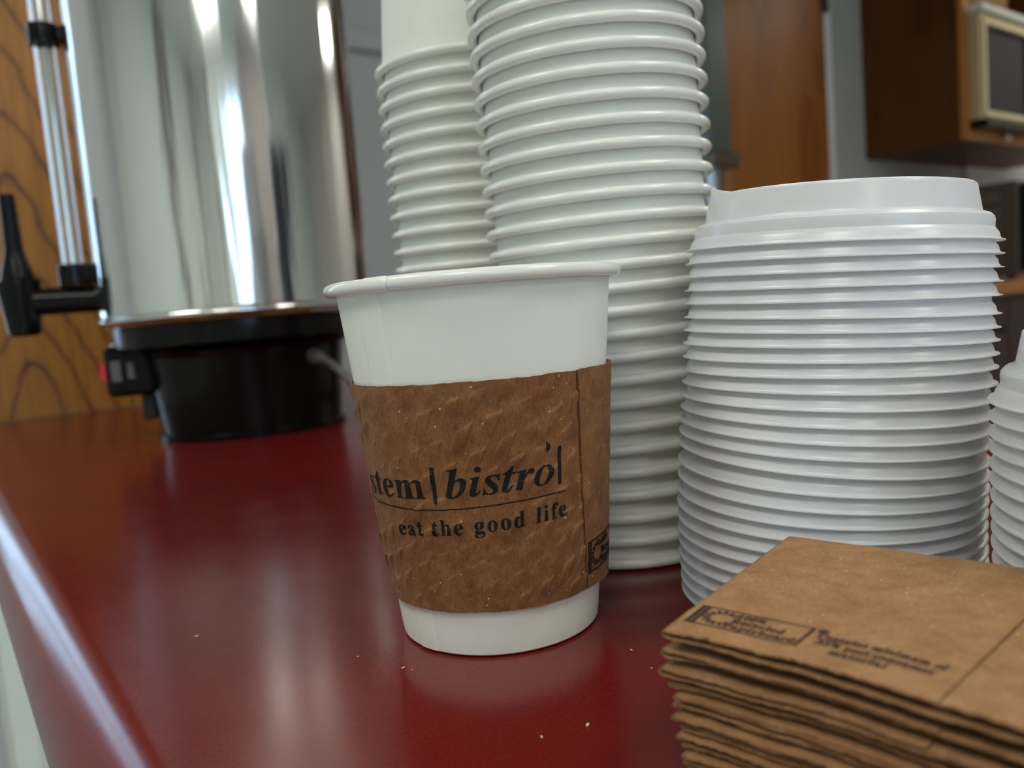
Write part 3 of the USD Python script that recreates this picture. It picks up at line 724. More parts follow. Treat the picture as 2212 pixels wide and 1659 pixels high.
GLYPHS = {
    'bs': (64, '8,24 12,23 14,17 17,11 21,7 26,4 29,3 35,4 39,5 42,8 43,14 41,19 36,23 20,31 12,38 9,42 8,46 9,55 10,58 13,64 17,67 21,70 26,71 33,71 48,68 49,68 51,71 54,71 54,49 51,49 50,53 46,60 42,63 37,66 30,66 28,65 25,63 23,59 24,55 26,51 50,38 56,31 57,25 57,17 56,11 53,6 47,1 39,-2 29,-2 16,2 13,1 11,-2 8,-2'),
    'bt': (51, '4,67 21,84 29,95 32,95 32,70 46,69 46,62 32,62 33,13 35,9 39,9 43,11 46,17 50,15 45,6 41,2 37,0 31,-2 20,-1 17,0 14,3 12,7 11,15 11,62 4,62'),
    'be': (67, '4,31 5,42 7,51 11,58 16,64 21,68 29,71 39,71 44,70 53,65 59,59 62,50 63,45 63,37 26,37 27,28 28,21 31,15 34,12 41,10 45,9 51,11 56,14 60,19 64,16 59,9 54,5 47,0 37,-2 26,-1 19,2 11,10 6,21|26,43 45,43 44,58 42,63 41,65 37,66 35,66 32,66 29,63 27,56'),
    'bm': (124, '4,4 7,4 10,5 12,10 12,59 11,63 9,65 4,66 4,69 33,69 33,60 42,68 50,71 59,71 65,68 69,64 72,59 80,67 84,69 90,71 97,71 102,70 105,68 109,64 111,59 112,53 113,9 114,5 120,4 120,0 84,0 84,4 89,5 91,9 91,53 90,58 88,60 85,61 82,60 78,59 72,53 73,9 74,5 80,3 80,0 45,0 45,4 49,5 52,10 52,53 50,59 46,61 42,60 38,59 35,56 33,52 33,10 35,5 40,4 40,0 4,0'),
    'ba': (77, '5,18 8,25 15,31 28,37 44,43 44,57 44,60 41,64 35,66 28,66 24,63 23,61 27,54 27,48 24,45 20,43 15,43 11,44 8,47 7,51 7,55 9,60 13,65 20,68 26,70 42,71 53,69 57,67 60,64 63,59 65,51 66,9 67,8 72,9 73,6 71,3 67,0 62,-2 59,-2 53,-2 49,0 46,2 44,7 37,2 30,-1 24,-2 17,-2 11,1 7,5 5,10|26,17 28,11 32,8 37,8 44,14 44,38 37,35 31,31 27,24'),
    'bh': (85, '4,4 7,4 10,5 12,10 12,92 11,94 9,97 4,98 4,102 33,102 33,61 42,68 51,71 58,71 62,70 67,67 71,62 74,53 74,9 76,5 81,4 81,0 45,0 45,3 50,4 52,7 52,9 52,53 51,58 49,60 46,61 39,59 33,52 33,10 34,7 35,5 40,3 40,0 4,0'),
    'bg': (73, '3,-17 4,-13 7,-9 14,-6 10,-3 6,2 5,4 6,12 9,16 12,19 22,25 13,30 9,33 6,39 5,44 5,51 6,56 9,60 13,65 20,68 30,71 43,71 52,68 71,68 71,60 60,60 63,55 65,49 64,39 60,32 56,28 50,25 43,23 29,23 24,21 23,18 23,13 27,11 52,10 60,8 65,6 68,2 70,-4 70,-14 67,-20 59,-26 52,-29 39,-31 27,-31 16,-30 10,-27 5,-23|16,-17 17,-19 20,-22 26,-25 33,-26 44,-26 49,-25 55,-22 58,-18 59,-13 57,-10 52,-8 22,-8 17,-12|26,41 27,34 31,29 34,28 38,28 40,29 42,32 44,40 44,54 43,61 39,65 36,66 32,66 28,62 26,54'),
    'bo': (75, '4,29 5,42 6,49 10,56 17,64 22,68 28,70 33,71 42,71 53,68 58,65 63,59 66,54 69,47 71,40 71,29 68,17 64,10 58,5 54,2 48,-1 40,-2 32,-2 25,0 19,3 14,8 8,15 6,20|26,29 27,15 28,9 30,6 32,4 35,3 40,3 44,4 47,9 48,15 49,44 48,52 46,61 44,64 41,66 34,66 30,64 29,61 26,48'),
    'bd': (83, '4,29 5,41 7,51 12,60 17,66 23,69 27,71 36,71 44,68 49,64 50,64 49,93 47,96 45,97 39,98 39,102 71,102 71,13 72,10 74,8 79,6 79,2 68,2 50,-2 49,7 44,1 37,-2 29,-2 23,-1 15,4 10,10 6,19|26,27 28,16 30,10 32,8 36,6 40,6 44,8 47,11 50,16 50,55 48,59 45,61 41,63 37,63 33,61 30,58 28,53 27,45'),
    'bl': (45, '4,4 10,5 12,10 12,92 10,97 4,98 4,102 33,102 33,12 34,7 35,5 40,3 40,0 4,0'),
    'bi': (44, '4,4 10,5 12,10 12,60 10,64 5,66 5,69 33,69 33,9 35,5 40,3 40,0 4,0|11,90 11,95 13,99 16,102 20,103 25,103 29,102 31,100 33,96 34,90 33,87 30,84 25,81 20,81 16,82 14,85'),
    'bf': (48, '3,0 3,4 9,5 11,7 12,11 12,61 4,62 4,69 12,70 12,82 13,89 16,94 21,99 27,102 34,104 44,104 49,102 52,101 56,97 59,92 58,85 55,81 52,79 48,79 45,80 43,82 41,85 41,90 44,96 44,97 43,99 39,99 36,98 34,95 33,91 33,70 45,69 45,62 33,61 33,12 35,6 39,4 45,4 45,0'),
    'b1': (84, '6,88 21,94 40,108 57,108 57,15 58,10 61,8 76,8 77,0 15,0 15,8 30,8 33,10 34,13 34,91 33,92 23,81 17,77 12,78 8,81 7,84'),
    'b0': (84, '5,49 6,68 9,85 14,96 22,104 28,106 34,108 39,109 48,108 59,105 63,102 69,96 74,85 77,75 79,62 79,45 77,32 73,19 67,9 62,4 56,1 51,-1 36,-1 26,1 20,5 14,12 10,20 7,33|28,44 30,27 31,19 33,14 37,10 39,9 44,8 46,9 51,14 54,23 55,40 55,68 54,82 52,91 50,95 48,97 44,99 40,99 37,98 34,95 32,90 30,80 29,70'),
    'b%': (125, '73,26 73,39 75,49 78,57 83,62 90,65 98,66 106,63 110,60 114,53 116,45 117,37 117,28 117,21 115,13 112,7 108,2 104,0 99,-1 91,-1 84,1 79,6 76,12|84,25 86,15 90,9 93,8 97,8 100,9 102,12 105,17 106,23 106,38 104,48 102,53 98,56 94,56 90,55 88,54 86,49 84,40|27,0 86,107 98,107 39,1 38,0|7,70 7,80 9,90 11,96 16,104 23,108 31,109 37,107 41,106 45,102 48,96 50,90 52,81 52,69 49,55 46,50 43,46 38,43 32,41 23,42 18,44 15,48 11,54 9,61|18,69 20,59 21,56 24,53 27,51 31,51 36,54 38,58 40,65 41,82 39,92 37,96 34,98 31,99 28,99 24,98 22,95 20,90 19,84'),
    'bR': (106, '3,4 10,5 13,6 16,10 17,15 17,87 15,94 11,97 4,98 4,102 60,101 74,99 85,93 90,88 92,82 93,71 92,66 90,62 85,57 82,54 71,50 98,8 102,5 107,4 107,0 75,0 45,47 41,47 41,12 42,9 44,6 49,4 54,4 54,0 3,0|41,53 50,52 57,54 61,56 65,62 68,70 67,82 64,90 59,95 55,96 48,96 44,95 42,93 41,89'),
    'bc': (66, '4,30 5,40 7,50 13,60 22,67 32,71 42,71 51,69 56,67 60,63 62,58 62,53 60,48 57,46 50,46 46,48 44,55 44,63 43,65 39,66 34,66 29,62 26,55 25,50 25,38 26,29 30,18 34,13 41,9 48,9 55,11 60,16 64,14 59,8 53,3 45,-1 37,-2 28,-2 21,1 14,7 9,13 6,21'),
    'by': (67, '-1,-22 -1,-16 0,-13 2,-10 5,-9 11,-9 14,-10 16,-14 17,-21 18,-22 21,-22 27,-15 31,-2 7,58 3,65 -1,66 -1,69 36,69 36,66 30,65 29,63 29,60 41,28 53,59 53,64 49,65 45,66 45,69 67,69 67,66 65,65 62,64 59,56 35,-9 31,-19 27,-24 23,-28 20,-30 15,-31 9,-31 3,-29 0,-26'),
    'bP': (93, '3,4 10,5 13,6 16,10 17,15 17,87 15,94 11,97 4,98 4,102 61,101 71,100 76,98 82,94 88,88 90,82 91,77 91,71 90,66 86,57 79,51 70,48 61,46 41,46 41,14 41,11 42,9 45,6 49,4 54,4 54,0 3,0|41,52 49,51 54,52 58,54 62,57 64,64 65,71 64,84 61,92 58,94 54,96 51,96 45,96 42,95 41,92'),
    'bp': (83, '4,-31 4,-28 9,-27 11,-23 12,-20 12,59 11,62 9,65 4,66 4,69 32,69 32,60 38,67 46,71 53,71 63,69 66,67 72,60 75,53 77,46 78,42 78,27 76,20 73,12 70,7 65,2 59,-1 55,-2 49,-2 44,-1 38,2 33,6 33,-17 34,-23 37,-26 44,-27 44,-31|33,15 34,12 37,8 41,7 46,6 51,9 55,17 56,28 56,42 55,50 52,59 50,61 47,62 43,62 39,60 36,57 33,53'),
    'bb': (81, '2,98 2,102 31,102 31,63 40,69 46,71 53,71 58,70 62,68 70,60 74,53 76,44 76,33 75,26 73,18 70,13 67,9 60,3 53,-1 41,-2 33,0 23,6 12,-3 10,-3 10,90 8,96 5,98|31,12 33,7 35,5 41,3 48,5 51,9 53,14 55,27 55,42 54,50 51,58 48,61 44,62 40,63 36,61 33,59 31,55'),
    'br': (64, '4,0 4,4 10,5 12,10 12,60 10,64 5,66 5,69 33,69 33,58 41,67 47,70 55,71 61,68 64,63 65,57 63,54 60,51 57,50 52,50 48,53 45,57 41,58 37,55 34,49 33,46 33,10 34,7 36,5 39,4 44,4 44,0'),
    'bn': (85, '4,4 7,4 10,5 12,10 12,59 11,63 9,65 4,66 4,69 33,69 33,61 41,68 51,71 61,70 66,68 69,65 72,60 74,53 74,9 76,5 81,4 81,0 45,0 45,3 50,4 52,7 52,9 52,53 51,58 49,60 46,61 39,59 33,52 33,10 34,7 35,5 40,3 40,0 4,0'),
    'bu': (84, '3,66 3,69 32,69 32,15 33,11 36,9 42,8 48,11 51,15 51,58 49,64 46,65 42,66 42,69 72,69 72,13 74,8 77,7 80,7 80,3 65,1 51,-2 51,8 43,1 36,-2 31,-2 24,-2 17,1 13,7 10,16 10,60 8,64'),
    'bC': (105, '6,44 6,60 10,74 14,81 18,87 23,92 29,96 42,102 54,104 66,103 73,102 83,98 88,97 92,100 94,104 98,104 98,69 94,69 90,78 86,84 77,93 68,98 62,99 57,99 52,98 47,96 41,90 38,85 35,77 33,65 32,47 33,33 37,22 41,14 47,9 53,6 58,5 68,6 75,8 83,11 90,17 96,24 100,20 99,19 92,10 86,5 77,1 71,-1 63,-2 49,-2 36,2 25,8 16,17 9,30'),
    'b3': (84, '4,14 4,19 6,23 11,27 17,28 18,19 21,15 24,12 28,10 33,9 38,9 43,10 48,13 51,18 53,22 54,31 54,35 52,40 49,45 45,47 40,50 34,51 21,51 21,60 34,60 39,61 44,64 48,69 50,75 50,84 49,90 47,95 44,98 40,99 35,99 31,98 28,94 26,90 25,76 20,76 14,78 9,80 7,83 5,88 5,91 7,97 12,102 18,105 30,108 42,109 49,108 54,107 62,104 68,99 71,94 73,85 73,78 70,71 63,64 52,57 65,52 71,47 75,42 77,36 77,28 76,21 73,15 69,9 63,5 53,0 43,-1 29,-1 18,1 10,5 6,10'),
    'b5': (84, '6,15 6,20 8,23 12,26 18,27 19,19 21,15 24,12 29,10 32,9 40,10 45,12 49,16 52,22 53,30 53,39 51,45 48,50 44,52 40,54 34,55 24,55 17,53 15,53 9,55 14,107 71,107 71,80 63,80 60,88 58,90 56,91 24,91 21,64 21,63 32,65 44,65 50,64 61,60 69,54 74,46 76,35 75,22 70,13 63,6 54,1 43,-1 29,-1 22,0 12,4 8,9'),
    'b-': (48, '6,46 42,46 42,34 6,34'),
    'ib': (72, '-3,6 -2,11 20,91 20,94 18,96 11,97 11,101 42,105 30,59 31,59 35,64 38,66 45,69 52,69 59,66 63,60 65,52 64,41 61,31 55,19 48,12 42,6 32,1 22,-2 11,-2 3,1 0,3|16,6 17,4 19,3 22,3 26,5 33,11 38,18 42,28 46,43 47,53 44,58 42,59 36,58 30,52 22,34 16,11'),
    'ii': (43, '20,90 20,97 21,99 25,102 27,103 34,102 39,97 39,95 39,90 38,87 34,84 32,83 25,84 21,87|0,9 2,19 12,54 11,59 9,61 4,61 4,65 33,69 19,17 19,11 21,9 24,11 31,20 35,18 30,10 24,4 19,0 15,-1 8,-2 4,0 1,5'),
    'is': (56, '-5,-1 -1,24 3,23 4,17 5,12 7,8 12,4 18,3 22,4 25,6 27,10 27,13 24,19 13,34 8,42 6,48 6,54 9,61 14,66 21,69 29,69 44,66 47,69 51,69 48,46 44,46 42,54 40,58 37,62 34,64 32,64 27,64 23,61 22,58 22,55 23,51 36,35 39,30 42,23 42,13 40,8 38,5 32,0 24,-2 15,-2 5,2 1,1 -1,-1'),
    'it': (41, '-3,5 -3,14 10,59 9,61 3,61 3,66 10,70 19,75 24,81 30,89 36,89 30,67 42,67 41,65 40,61 28,61 17,23 15,14 15,10 16,9 18,9 21,11 28,21 31,20 32,18 25,8 19,2 13,-1 10,-2 2,-1 -2,1'),
    'ir': (58, '-3,0 12,56 11,58 10,60 4,61 4,65 34,69 27,47 27,47 35,58 42,66 47,69 52,69 55,68 57,64 58,61 58,55 56,52 53,49 47,49 44,50 41,54 39,54 35,50 30,42 24,30 19,16 15,0'),
    'io': (71, '-2,20 -1,31 3,43 10,54 17,60 22,64 28,67 33,69 44,69 50,68 54,65 60,59 63,54 64,48 63,40 61,30 57,21 51,13 44,7 39,3 33,0 26,-2 17,-2 12,-1 6,3 2,7 -1,14|15,12 17,6 20,3 24,3 29,5 35,14 42,31 45,46 46,58 45,61 42,63 37,64 35,63 30,60 26,53 22,43 18,32 16,21'),
}



def glyph_poly(key):
    adv, s = GLYPHS[key]
    p = None
    for ring in s.split('|'):
        q = Polygon([tuple(map(float, c.split(','))) for c in ring.split()]).buffer(0)
        p = q if p is None else p.symmetric_difference(q)
    return adv / 150.0, affinity.scale(p, 1 / 150.0, 1 / 150.0, origin=(0, 0))


def text_poly(text, style='b', track=0.0, thin=0.0, space=0.26):
    """Lettering as one flat shape, baseline at y = 0, one em = 1."""
    x, out = 0.0, []
    for c in text:
        if c == ' ':
            x += space + track
            continue
        adv, p = glyph_poly(style + c)
        if thin:
            p = p.buffer(-thin)
        out.append(affinity.translate(p, x, 0))
        x += adv + track
    return shapely.union_all(out), x


def fit_box(p, x0, x1, y0, xh, ref_xh=0.473):
    """Scales lettering so that its ink runs from x0 to x1 and its small letters are xh tall."""
    a, _, b, _ = p.bounds
    p = affinity.translate(p, -a, 0)
    return affinity.translate(affinity.scale(p, (x1 - x0) / (b - a), xh / ref_xh, origin=(0, 0)), x0, y0)


def sheet(shape, to3d, step):
    """Cuts a flat shape into narrow strips, triangulates them and maps the points into space."""
    x0, y0, x1, y1 = shape.bounds
    vs, fs, n = [], [], 0
    for i in range(int(math.ceil((x1 - x0) / step))):
        a = x0 + i * step
        for j in range(int(math.ceil((y1 - y0) / (step * 1.5)))):
            b = y0 + j * step * 1.5
            part = shape.intersection(sbox(a, b, a + step, b + step * 1.5))
            for g in getattr(part, 'geoms', [part]):
                if g.geom_type != 'Polygon' or g.area < 1e-10:
                    continue
                v, f = trimesh.creation.triangulate_polygon(g, engine='earcut')
                if len(f):
                    vs.append(v); fs.append(np.asarray(f) + n); n += len(v)
    v = np.vstack(vs)
    return trimesh.Trimesh(to3d(v), np.vstack(fs), process=False)


def face_out(m, ref):
    c = m.triangles_center - np.asarray(ref)
    flip = (m.face_normals * c).sum(1) < 0
    f = m.faces.copy(); f[flip] = f[flip][:, ::-1]
    return trimesh.Trimesh(m.vertices, f, process=False)


def on_front(p):
    """Print on the sleeve's front: x = degrees round the cup, y = millimetres above the counter."""
    th, z = p[:, 0], p[:, 1] / 1000.0
    return spoint(th, z, 0.0003 + emboss(th, z) + 0.00012)


def on_side(p):
    th, z = p[:, 0], p[:, 1] / 1000.0
    return spoint(th, z, 0.0003 + 0.30 * emboss(th, z) + 0.00025 * np.exp(-np.abs(th - seam_at(z) - 1.0) / 2.0) + 0.00012)


def skew(p, x_ref, per_deg):
    return affinity.affine_transform(p, [1, 0, per_deg, 1, 0, -per_deg * x_ref])


AXIS = (0, 0, 0.045)


def ink(name, shape, fn, step, label=None):
    m = face_out(sheet(shape, fn, step), AXIS)
    c = m.triangles_center - np.array(AXIS); c[:, 2] = 0
    flip = (m.face_normals * c).sum(1) < 0
    f = m.faces.copy(); f[flip] = f[flip][:, ::-1]
    obj(name, trimesh.Trimesh(m.vertices, f, process=False), M['ink'], sl, smooth=False, label=label)


t, _ = text_poly('stem', 'b')
ink('printed_name', skew(fit_box(t, -69.0, -26.6, 48.35, 5.4), -20, 0.022), on_front, 0.4, 'bold black serif letters')
t, _ = text_poly('bistro', 'i')
ink('printed_name', skew(fit_box(t, -17.2, 30.0, 48.25, 5.6), -20, 0.030), on_front, 0.4, 'black italic letters of the second word')
ink('printed_bar', skew(sbox(-22.9, 46.8, -21.1, 57.3), -20, 0.02), on_front, 0.4)
ink('printed_bar', skew(sbox(32.3, 47.4, 34.0, 58.3), -20, 0.027), on_front, 0.4)
dotp = affinity.rotate(affinity.scale(shapely.Point(0, 0).buffer(1.0), 1.25, 1.05), 30)
dotp = shapely.union_all([dotp, Polygon([(-0.9, 0.3), (0.9, 0.5), (-0.6, 1.9)])])
ink('printed_dot', affinity.translate(dotp, 27.6, 59.9), on_front, 0.5)
xs = np.linspace(-72, 35.5, 60)
yc = np.interp(xs, [-72, -62, -47, -33, -10, 9, 35.5], [45.9, 45.3, 44.95, 44.8, 45.25, 45.95, 46.7])
ink('printed_line', Polygon(np.vstack([np.stack([xs, yc + 0.17], 1), np.stack([xs, yc - 0.17], 1)[::-1]])), on_front, 0.5)
t, _ = text_poly('eat the good life', 'b', track=0.085, thin=-0.006, space=0.30)
ink('printed_motto', skew(fit_box(t, -44.8, 36.4, 37.55, 3.15), -20, 0.033), on_front, 0.4, 'small black serif letters under the line')


def recycle_mark():
    """The recycling stamp, 22 x 9.2 units: a frame, a dark band with lettering, a ring of dashes and three lines of words."""
    W_, H_ = 22.0, 9.2
    frame = sbox(0, 0, W_, H_).difference(sbox(0.35, 0.34, W_ - 0.55, H_ - 0.34))
    band = sbox(0.2, 0.2, 1.9, H_ - 0.2)
    holes = []
    for i in range(9):
        y = 0.8 + i * 0.88
        holes += [sbox(0.7, y, 1.4, y + 0.5)]
    band = band.difference(shapely.union_all(holes))
    dashes = []
    for i in range(15):
        a_ = i / 15 * 2 * math.pi
        if abs(math.degrees(a_)) < 30 or math.degrees(a_) > 330:
            continue
        r0, r1 = 2.15, 3.6
        d = sbox(r0, -0.32, r1, 0.32)
        dashes.append(affinity.translate(affinity.rotate(d, math.degrees(a_), origin=(0, 0)), 5.6, 4.7))
    def word(s, x0, x1, y, xh):
        t, _ = text_poly(s, 'b', track=0.03)
        a, _, b, _ = t.bounds
        t = affinity.translate(t, -a, 0)
        return affinity.translate(affinity.scale(t, (x1 - x0) / (b - a), xh / 0.473, origin=(0, 0)), x0, y)
    words = [word('100%', 8.0, 13.4, 6.2, 1.4), word('Recycled', 7.8, 18.0, 3.6, 1.45), word('Paperboard', 7.3, 21.0, 1.0, 1.45)]
    return shapely.union_all([frame, band, *dashes, *words]).buffer(0.07)


mark = recycle_mark()
sm = affinity.scale(mark, 1.47, 1.06, origin=(0, 0))               # to degrees and millimetres on the cup
ink('printed_stamp', affinity.affine_transform(sm, [1, 0, 0.06, 1, 51.2, 18.9]), on_side, 0.5, 'framed recycling stamp in black')

# ------------------------------------------------------------------ drinking lids
LF = 0.0465
OUT = [(LF, 0.0002), (LF, 0.0005), (0.0458, 0.0006), (0.04545, 0.0008), (0.04515, 0.0013), (0.0448, 0.0026), (0.0442, 0.0034), (0.04375, 0.0040), (0.04370, 0.0050), (0.04375, 0.0062), (0.0435, 0.0072), (0.0427, 0.0081), (0.0416, 0.0085), (0.0407, 0.0087), (0.0404, 0.0092), (0.0390, 0.0160), (0.0388, 0.0168), (0.0385, 0.0171), (0.0379, 0.0168), (0.0374, 0.0158), (0.0368, 0.0146), (0.0355, 0.0143), (0.012, 0.0143), (0.0001, 0.0143)]
TL = 0.0003
INN = [(0.0001, 0.0143 - TL), (0.012, 0.0143 - TL), (0.0360, 0.0143 - TL), (0.0371, 0.0144), (0.0379, 0.0161), (0.0385, 0.01675), (0.0387, 0.0159), (0.0401, 0.0090), (0.0406, 0.00838), (0.0416, 0.0082), (0.0426, 0.0078), (0.0432, 0.0070), (0.04345, 0.0060), (0.0434, 0.0050), (0.04345, 0.0039), (0.0439, 0.0032), (0.0445, 0.0024), (0.0449, 0.0010), (0.0453, 0.0004), (0.0457, 0.0002)]


def spout(t, r, z):
    """The drinking side of the rim stands higher."""
    d = np.abs((np.degrees(t) - 160 + 180) % 360 - 180)
    k = np.clip(1 - d / 40.0, 0, 1) * 0.0046
    w = np.clip((z - 0.0094) / 0.0070, 0, 1) * (r > 0.0367)
    return r - 0.0006 * (k / 0.0046) * w, z + k * w


lid_proto = UsdGeom.Xform.Define(stage, numbered('/World', 'cup_cover')).GetPrim()
cutA = 14                                                          # the skirt and the raised crown are told apart
obj('skirt', lathe(OUT[:cutA] + INN[8:], 180, closed=True), M['lid'], lid_proto, smooth=25)
obj('crown', lathe(OUT[cutA - 1:] + INN[:9], 180, rfun=spout), M['lid'], lid_proto, smooth=35)
first_lid = [True]


def stack_lid(R, loc, label, group):
    if first_lid[0]:
        p = lid_proto
        first_lid[0] = False
    else:
        p = UsdGeom.Xform.Define(stage, numbered('/World', 'cup_cover')).GetPrim()
        p.GetReferences().AddInternalReference(lid_proto.GetPath())
        p.SetInstanceable(True)
    set_matrix(p, R, loc)
    tag(p, label, 'lid', group)


# x, y, z, rise along x, rise along y of each flange, from the top lid down
LIDS = [(0.1062, 0.25758, 0.1095, -0.056, 0.0299), (0.10578, 0.25742, 0.1054, -0.053, 0.0275), (0.10536, 0.25726, 0.1013, -0.049, 0.0245), (0.10494, 0.2571, 0.0971, -0.047, 0.02), (0.10452, 0.25694, 0.093, -0.047, 0.015), (0.1041, 0.25678, 0.088, -0.06, 0.008), (0.10368, 0.25662, 0.0839, -0.059, 0.003), (0.10326, 0.25646, 0.0799, -0.055, -0.002), (0.10284, 0.2563, 0.0757, -0.05, -0.005), (0.10242, 0.25614, 0.0717, -0.047, -0.006), (0.102, 0.25598, 0.0672, -0.055, -0.005), (0.1014, 0.25582, 0.0629, -0.058, 0.0), (0.1009, 0.25566, 0.0586, -0.063, 0.008), (0.1004, 0.2555, 0.0545, -0.063, 0.017), (0.0999, 0.2555, 0.0505, -0.066, 0.021), (0.0994, 0.2555, 0.0459, -0.08, 0.025), (0.099, 0.2555, 0.0411, -0.061, 0.029), (0.0986, 0.2555, 0.0368, -0.047, 0.032), (0.0982, 0.2555, 0.0326, -0.035, 0.03), (0.0979, 0.2555, 0.0285, -0.026, 0.027), (0.0977, 0.2555, 0.0244, -0.018, 0.023), (0.0976, 0.2555, 0.0204, -0.015, 0.019), (0.0976, 0.2555, 0.0163, -0.012, 0.015), (0.0976, 0.2555, 0.0123, -0.009, 0.011), (0.0976, 0.2555, 0.0083, -0.006, 0.007), (0.0976, 0.2555, 0.0043, -0.003, 0.003), (0.0976, 0.2555, 0.0004, 0, 0)]
for i, (x, y, z, a, b) in enumerate(LIDS):
    R = tilt_matrix(a, b) @ trimesh.transformations.rotation_matrix(random.uniform(-0.01, 0.01), [0, 0, 1])[:3, :3]
    which = 'top one with raised spout' if i == 0 else 'lowest of all' if i == len(LIDS) - 1 else f'{ordinal(i - 1)} below its top'
    stack_lid(R, (x, y, z), f'white plastic lid in the full stack behind the cardboard pile, {which}', 'lids in the full stack')
rl = random.Random(8)
N2L = 17
for k in range(N2L):
    i = N2L - 1 - k
    R = tilt_matrix(rl.uniform(-0.005, 0.005), rl.uniform(-0.005, 0.005)) @ trimesh.transformations.rotation_matrix(math.radians(60) + rl.uniform(-0.01, 0.01), [0, 0, 1])[:3, :3]
    which = 'topmost of all' if i == 0 else f'{ordinal(i - 1)} below its top'
    stack_lid(R, (0.1585 + rl.uniform(-1, 1) * 0.00012, 0.1750 + rl.uniform(-1, 1) * 0.00012, 0.0007 + k * 0.0041), f'white plastic lid in the stack at the right picture edge, {which}', 'lids in the right edge stack')

# ------------------------------------------------------------------ pile of flattened cardboard sleeves
RI = 0.29
BX = np.array([0.772, -0.635]); BX /= np.linalg.norm(BX)
BY = np.array([-BX[1], BX[0]])
PB = np.array([0.0252, 0.1488])                                    # the front left corner of the top sleeve
rp = random.Random(21)
SLEN, SHGT, TH = 0.104, 0.0665, 0.00038


def ply(s0, s1, zfun, seed, ns, ny=20, jag=0.00038, back=0.0):
    """One board of a flattened sleeve: s runs along the front arc, y towards the back."""
    s = np.linspace(s0, s1, ns)
    w = np.linspace(0, 1, ny)
    S, Wd = np.meshgrid(s, w, indexing='ij')
    P = np.stack([S * 900, Wd * 0, Wd * 0], -1)
    fr = (meshkit.fbm(P, 2, seed) - 0.5) * 2 * jag
    Y = Wd * SHGT + fr * (Wd < 0.01) + 0.0008 * (meshkit.noise(np.stack([S * 60, Wd * 0, Wd * 0], -1), seed + 7) - 0.5) * (1 - Wd)
    Y = Y + back * (1 - Wd) * np.clip(S / 0.006, 0, 1)
    phi = S / RI
    X = (RI + Y) * np.sin(phi)
    Yl = (RI + Y) * np.cos(phi) - RI
    Z = zfun(S, Wd)
    Z = Z + (meshkit.fbm(np.stack([S * 110, Wd * 3, Wd * 0], -1), 1, 77) - 0.5) * 0.0006 * np.clip(S / 0.01, 0, 1)
    Z = Z + (meshkit.noise(np.stack([S * 700, Wd * 3, Wd * 0], -1), seed + 2) - 0.5) * 0.00012 * (1 - Wd) ** 4
    top_ = np.stack([X, Yl, Z], -1)
    bot_ = top_ - np.array([0, 0, TH])
    return top_, bot_


def fold(s_top, s_bot, zt_, zb_, seed, ny=20):
    """The rounded left fold that joins the two boards."""
    w = np.linspace(0, 1, ny)
    m = 9
    a_ = np.linspace(0, math.pi, m)
    zt2, zb2 = zt_, zb_ - TH
    rc, ro = (zt2 - zb2) / 2, 0.0011
    top_ = np.zeros((m, ny, 3)); bot_ = np.zeros((m, ny, 3))
    for i, x in enumerate(a_):
        for j, ww in enumerate(w):
            dx = -ro * math.sin(x)
            zc = (zt2 + zb2) / 2 + rc * math.cos(x)
            zi = (zt2 + zb2) / 2 + (rc - TH) * math.cos(x)
            j_ = 0.00015 * (meshkit.noise(np.array([ww * 30.0, i * 0.0, seed]), seed) - 0.5)
            top_[i, j] = (s_top + dx + j_, ww * SHGT, zc)
            bot_[i, j] = (s_top + dx + TH * math.sin(x) * 0.6 + j_, ww * SHGT, zi)
    return slab(top_, bot_)


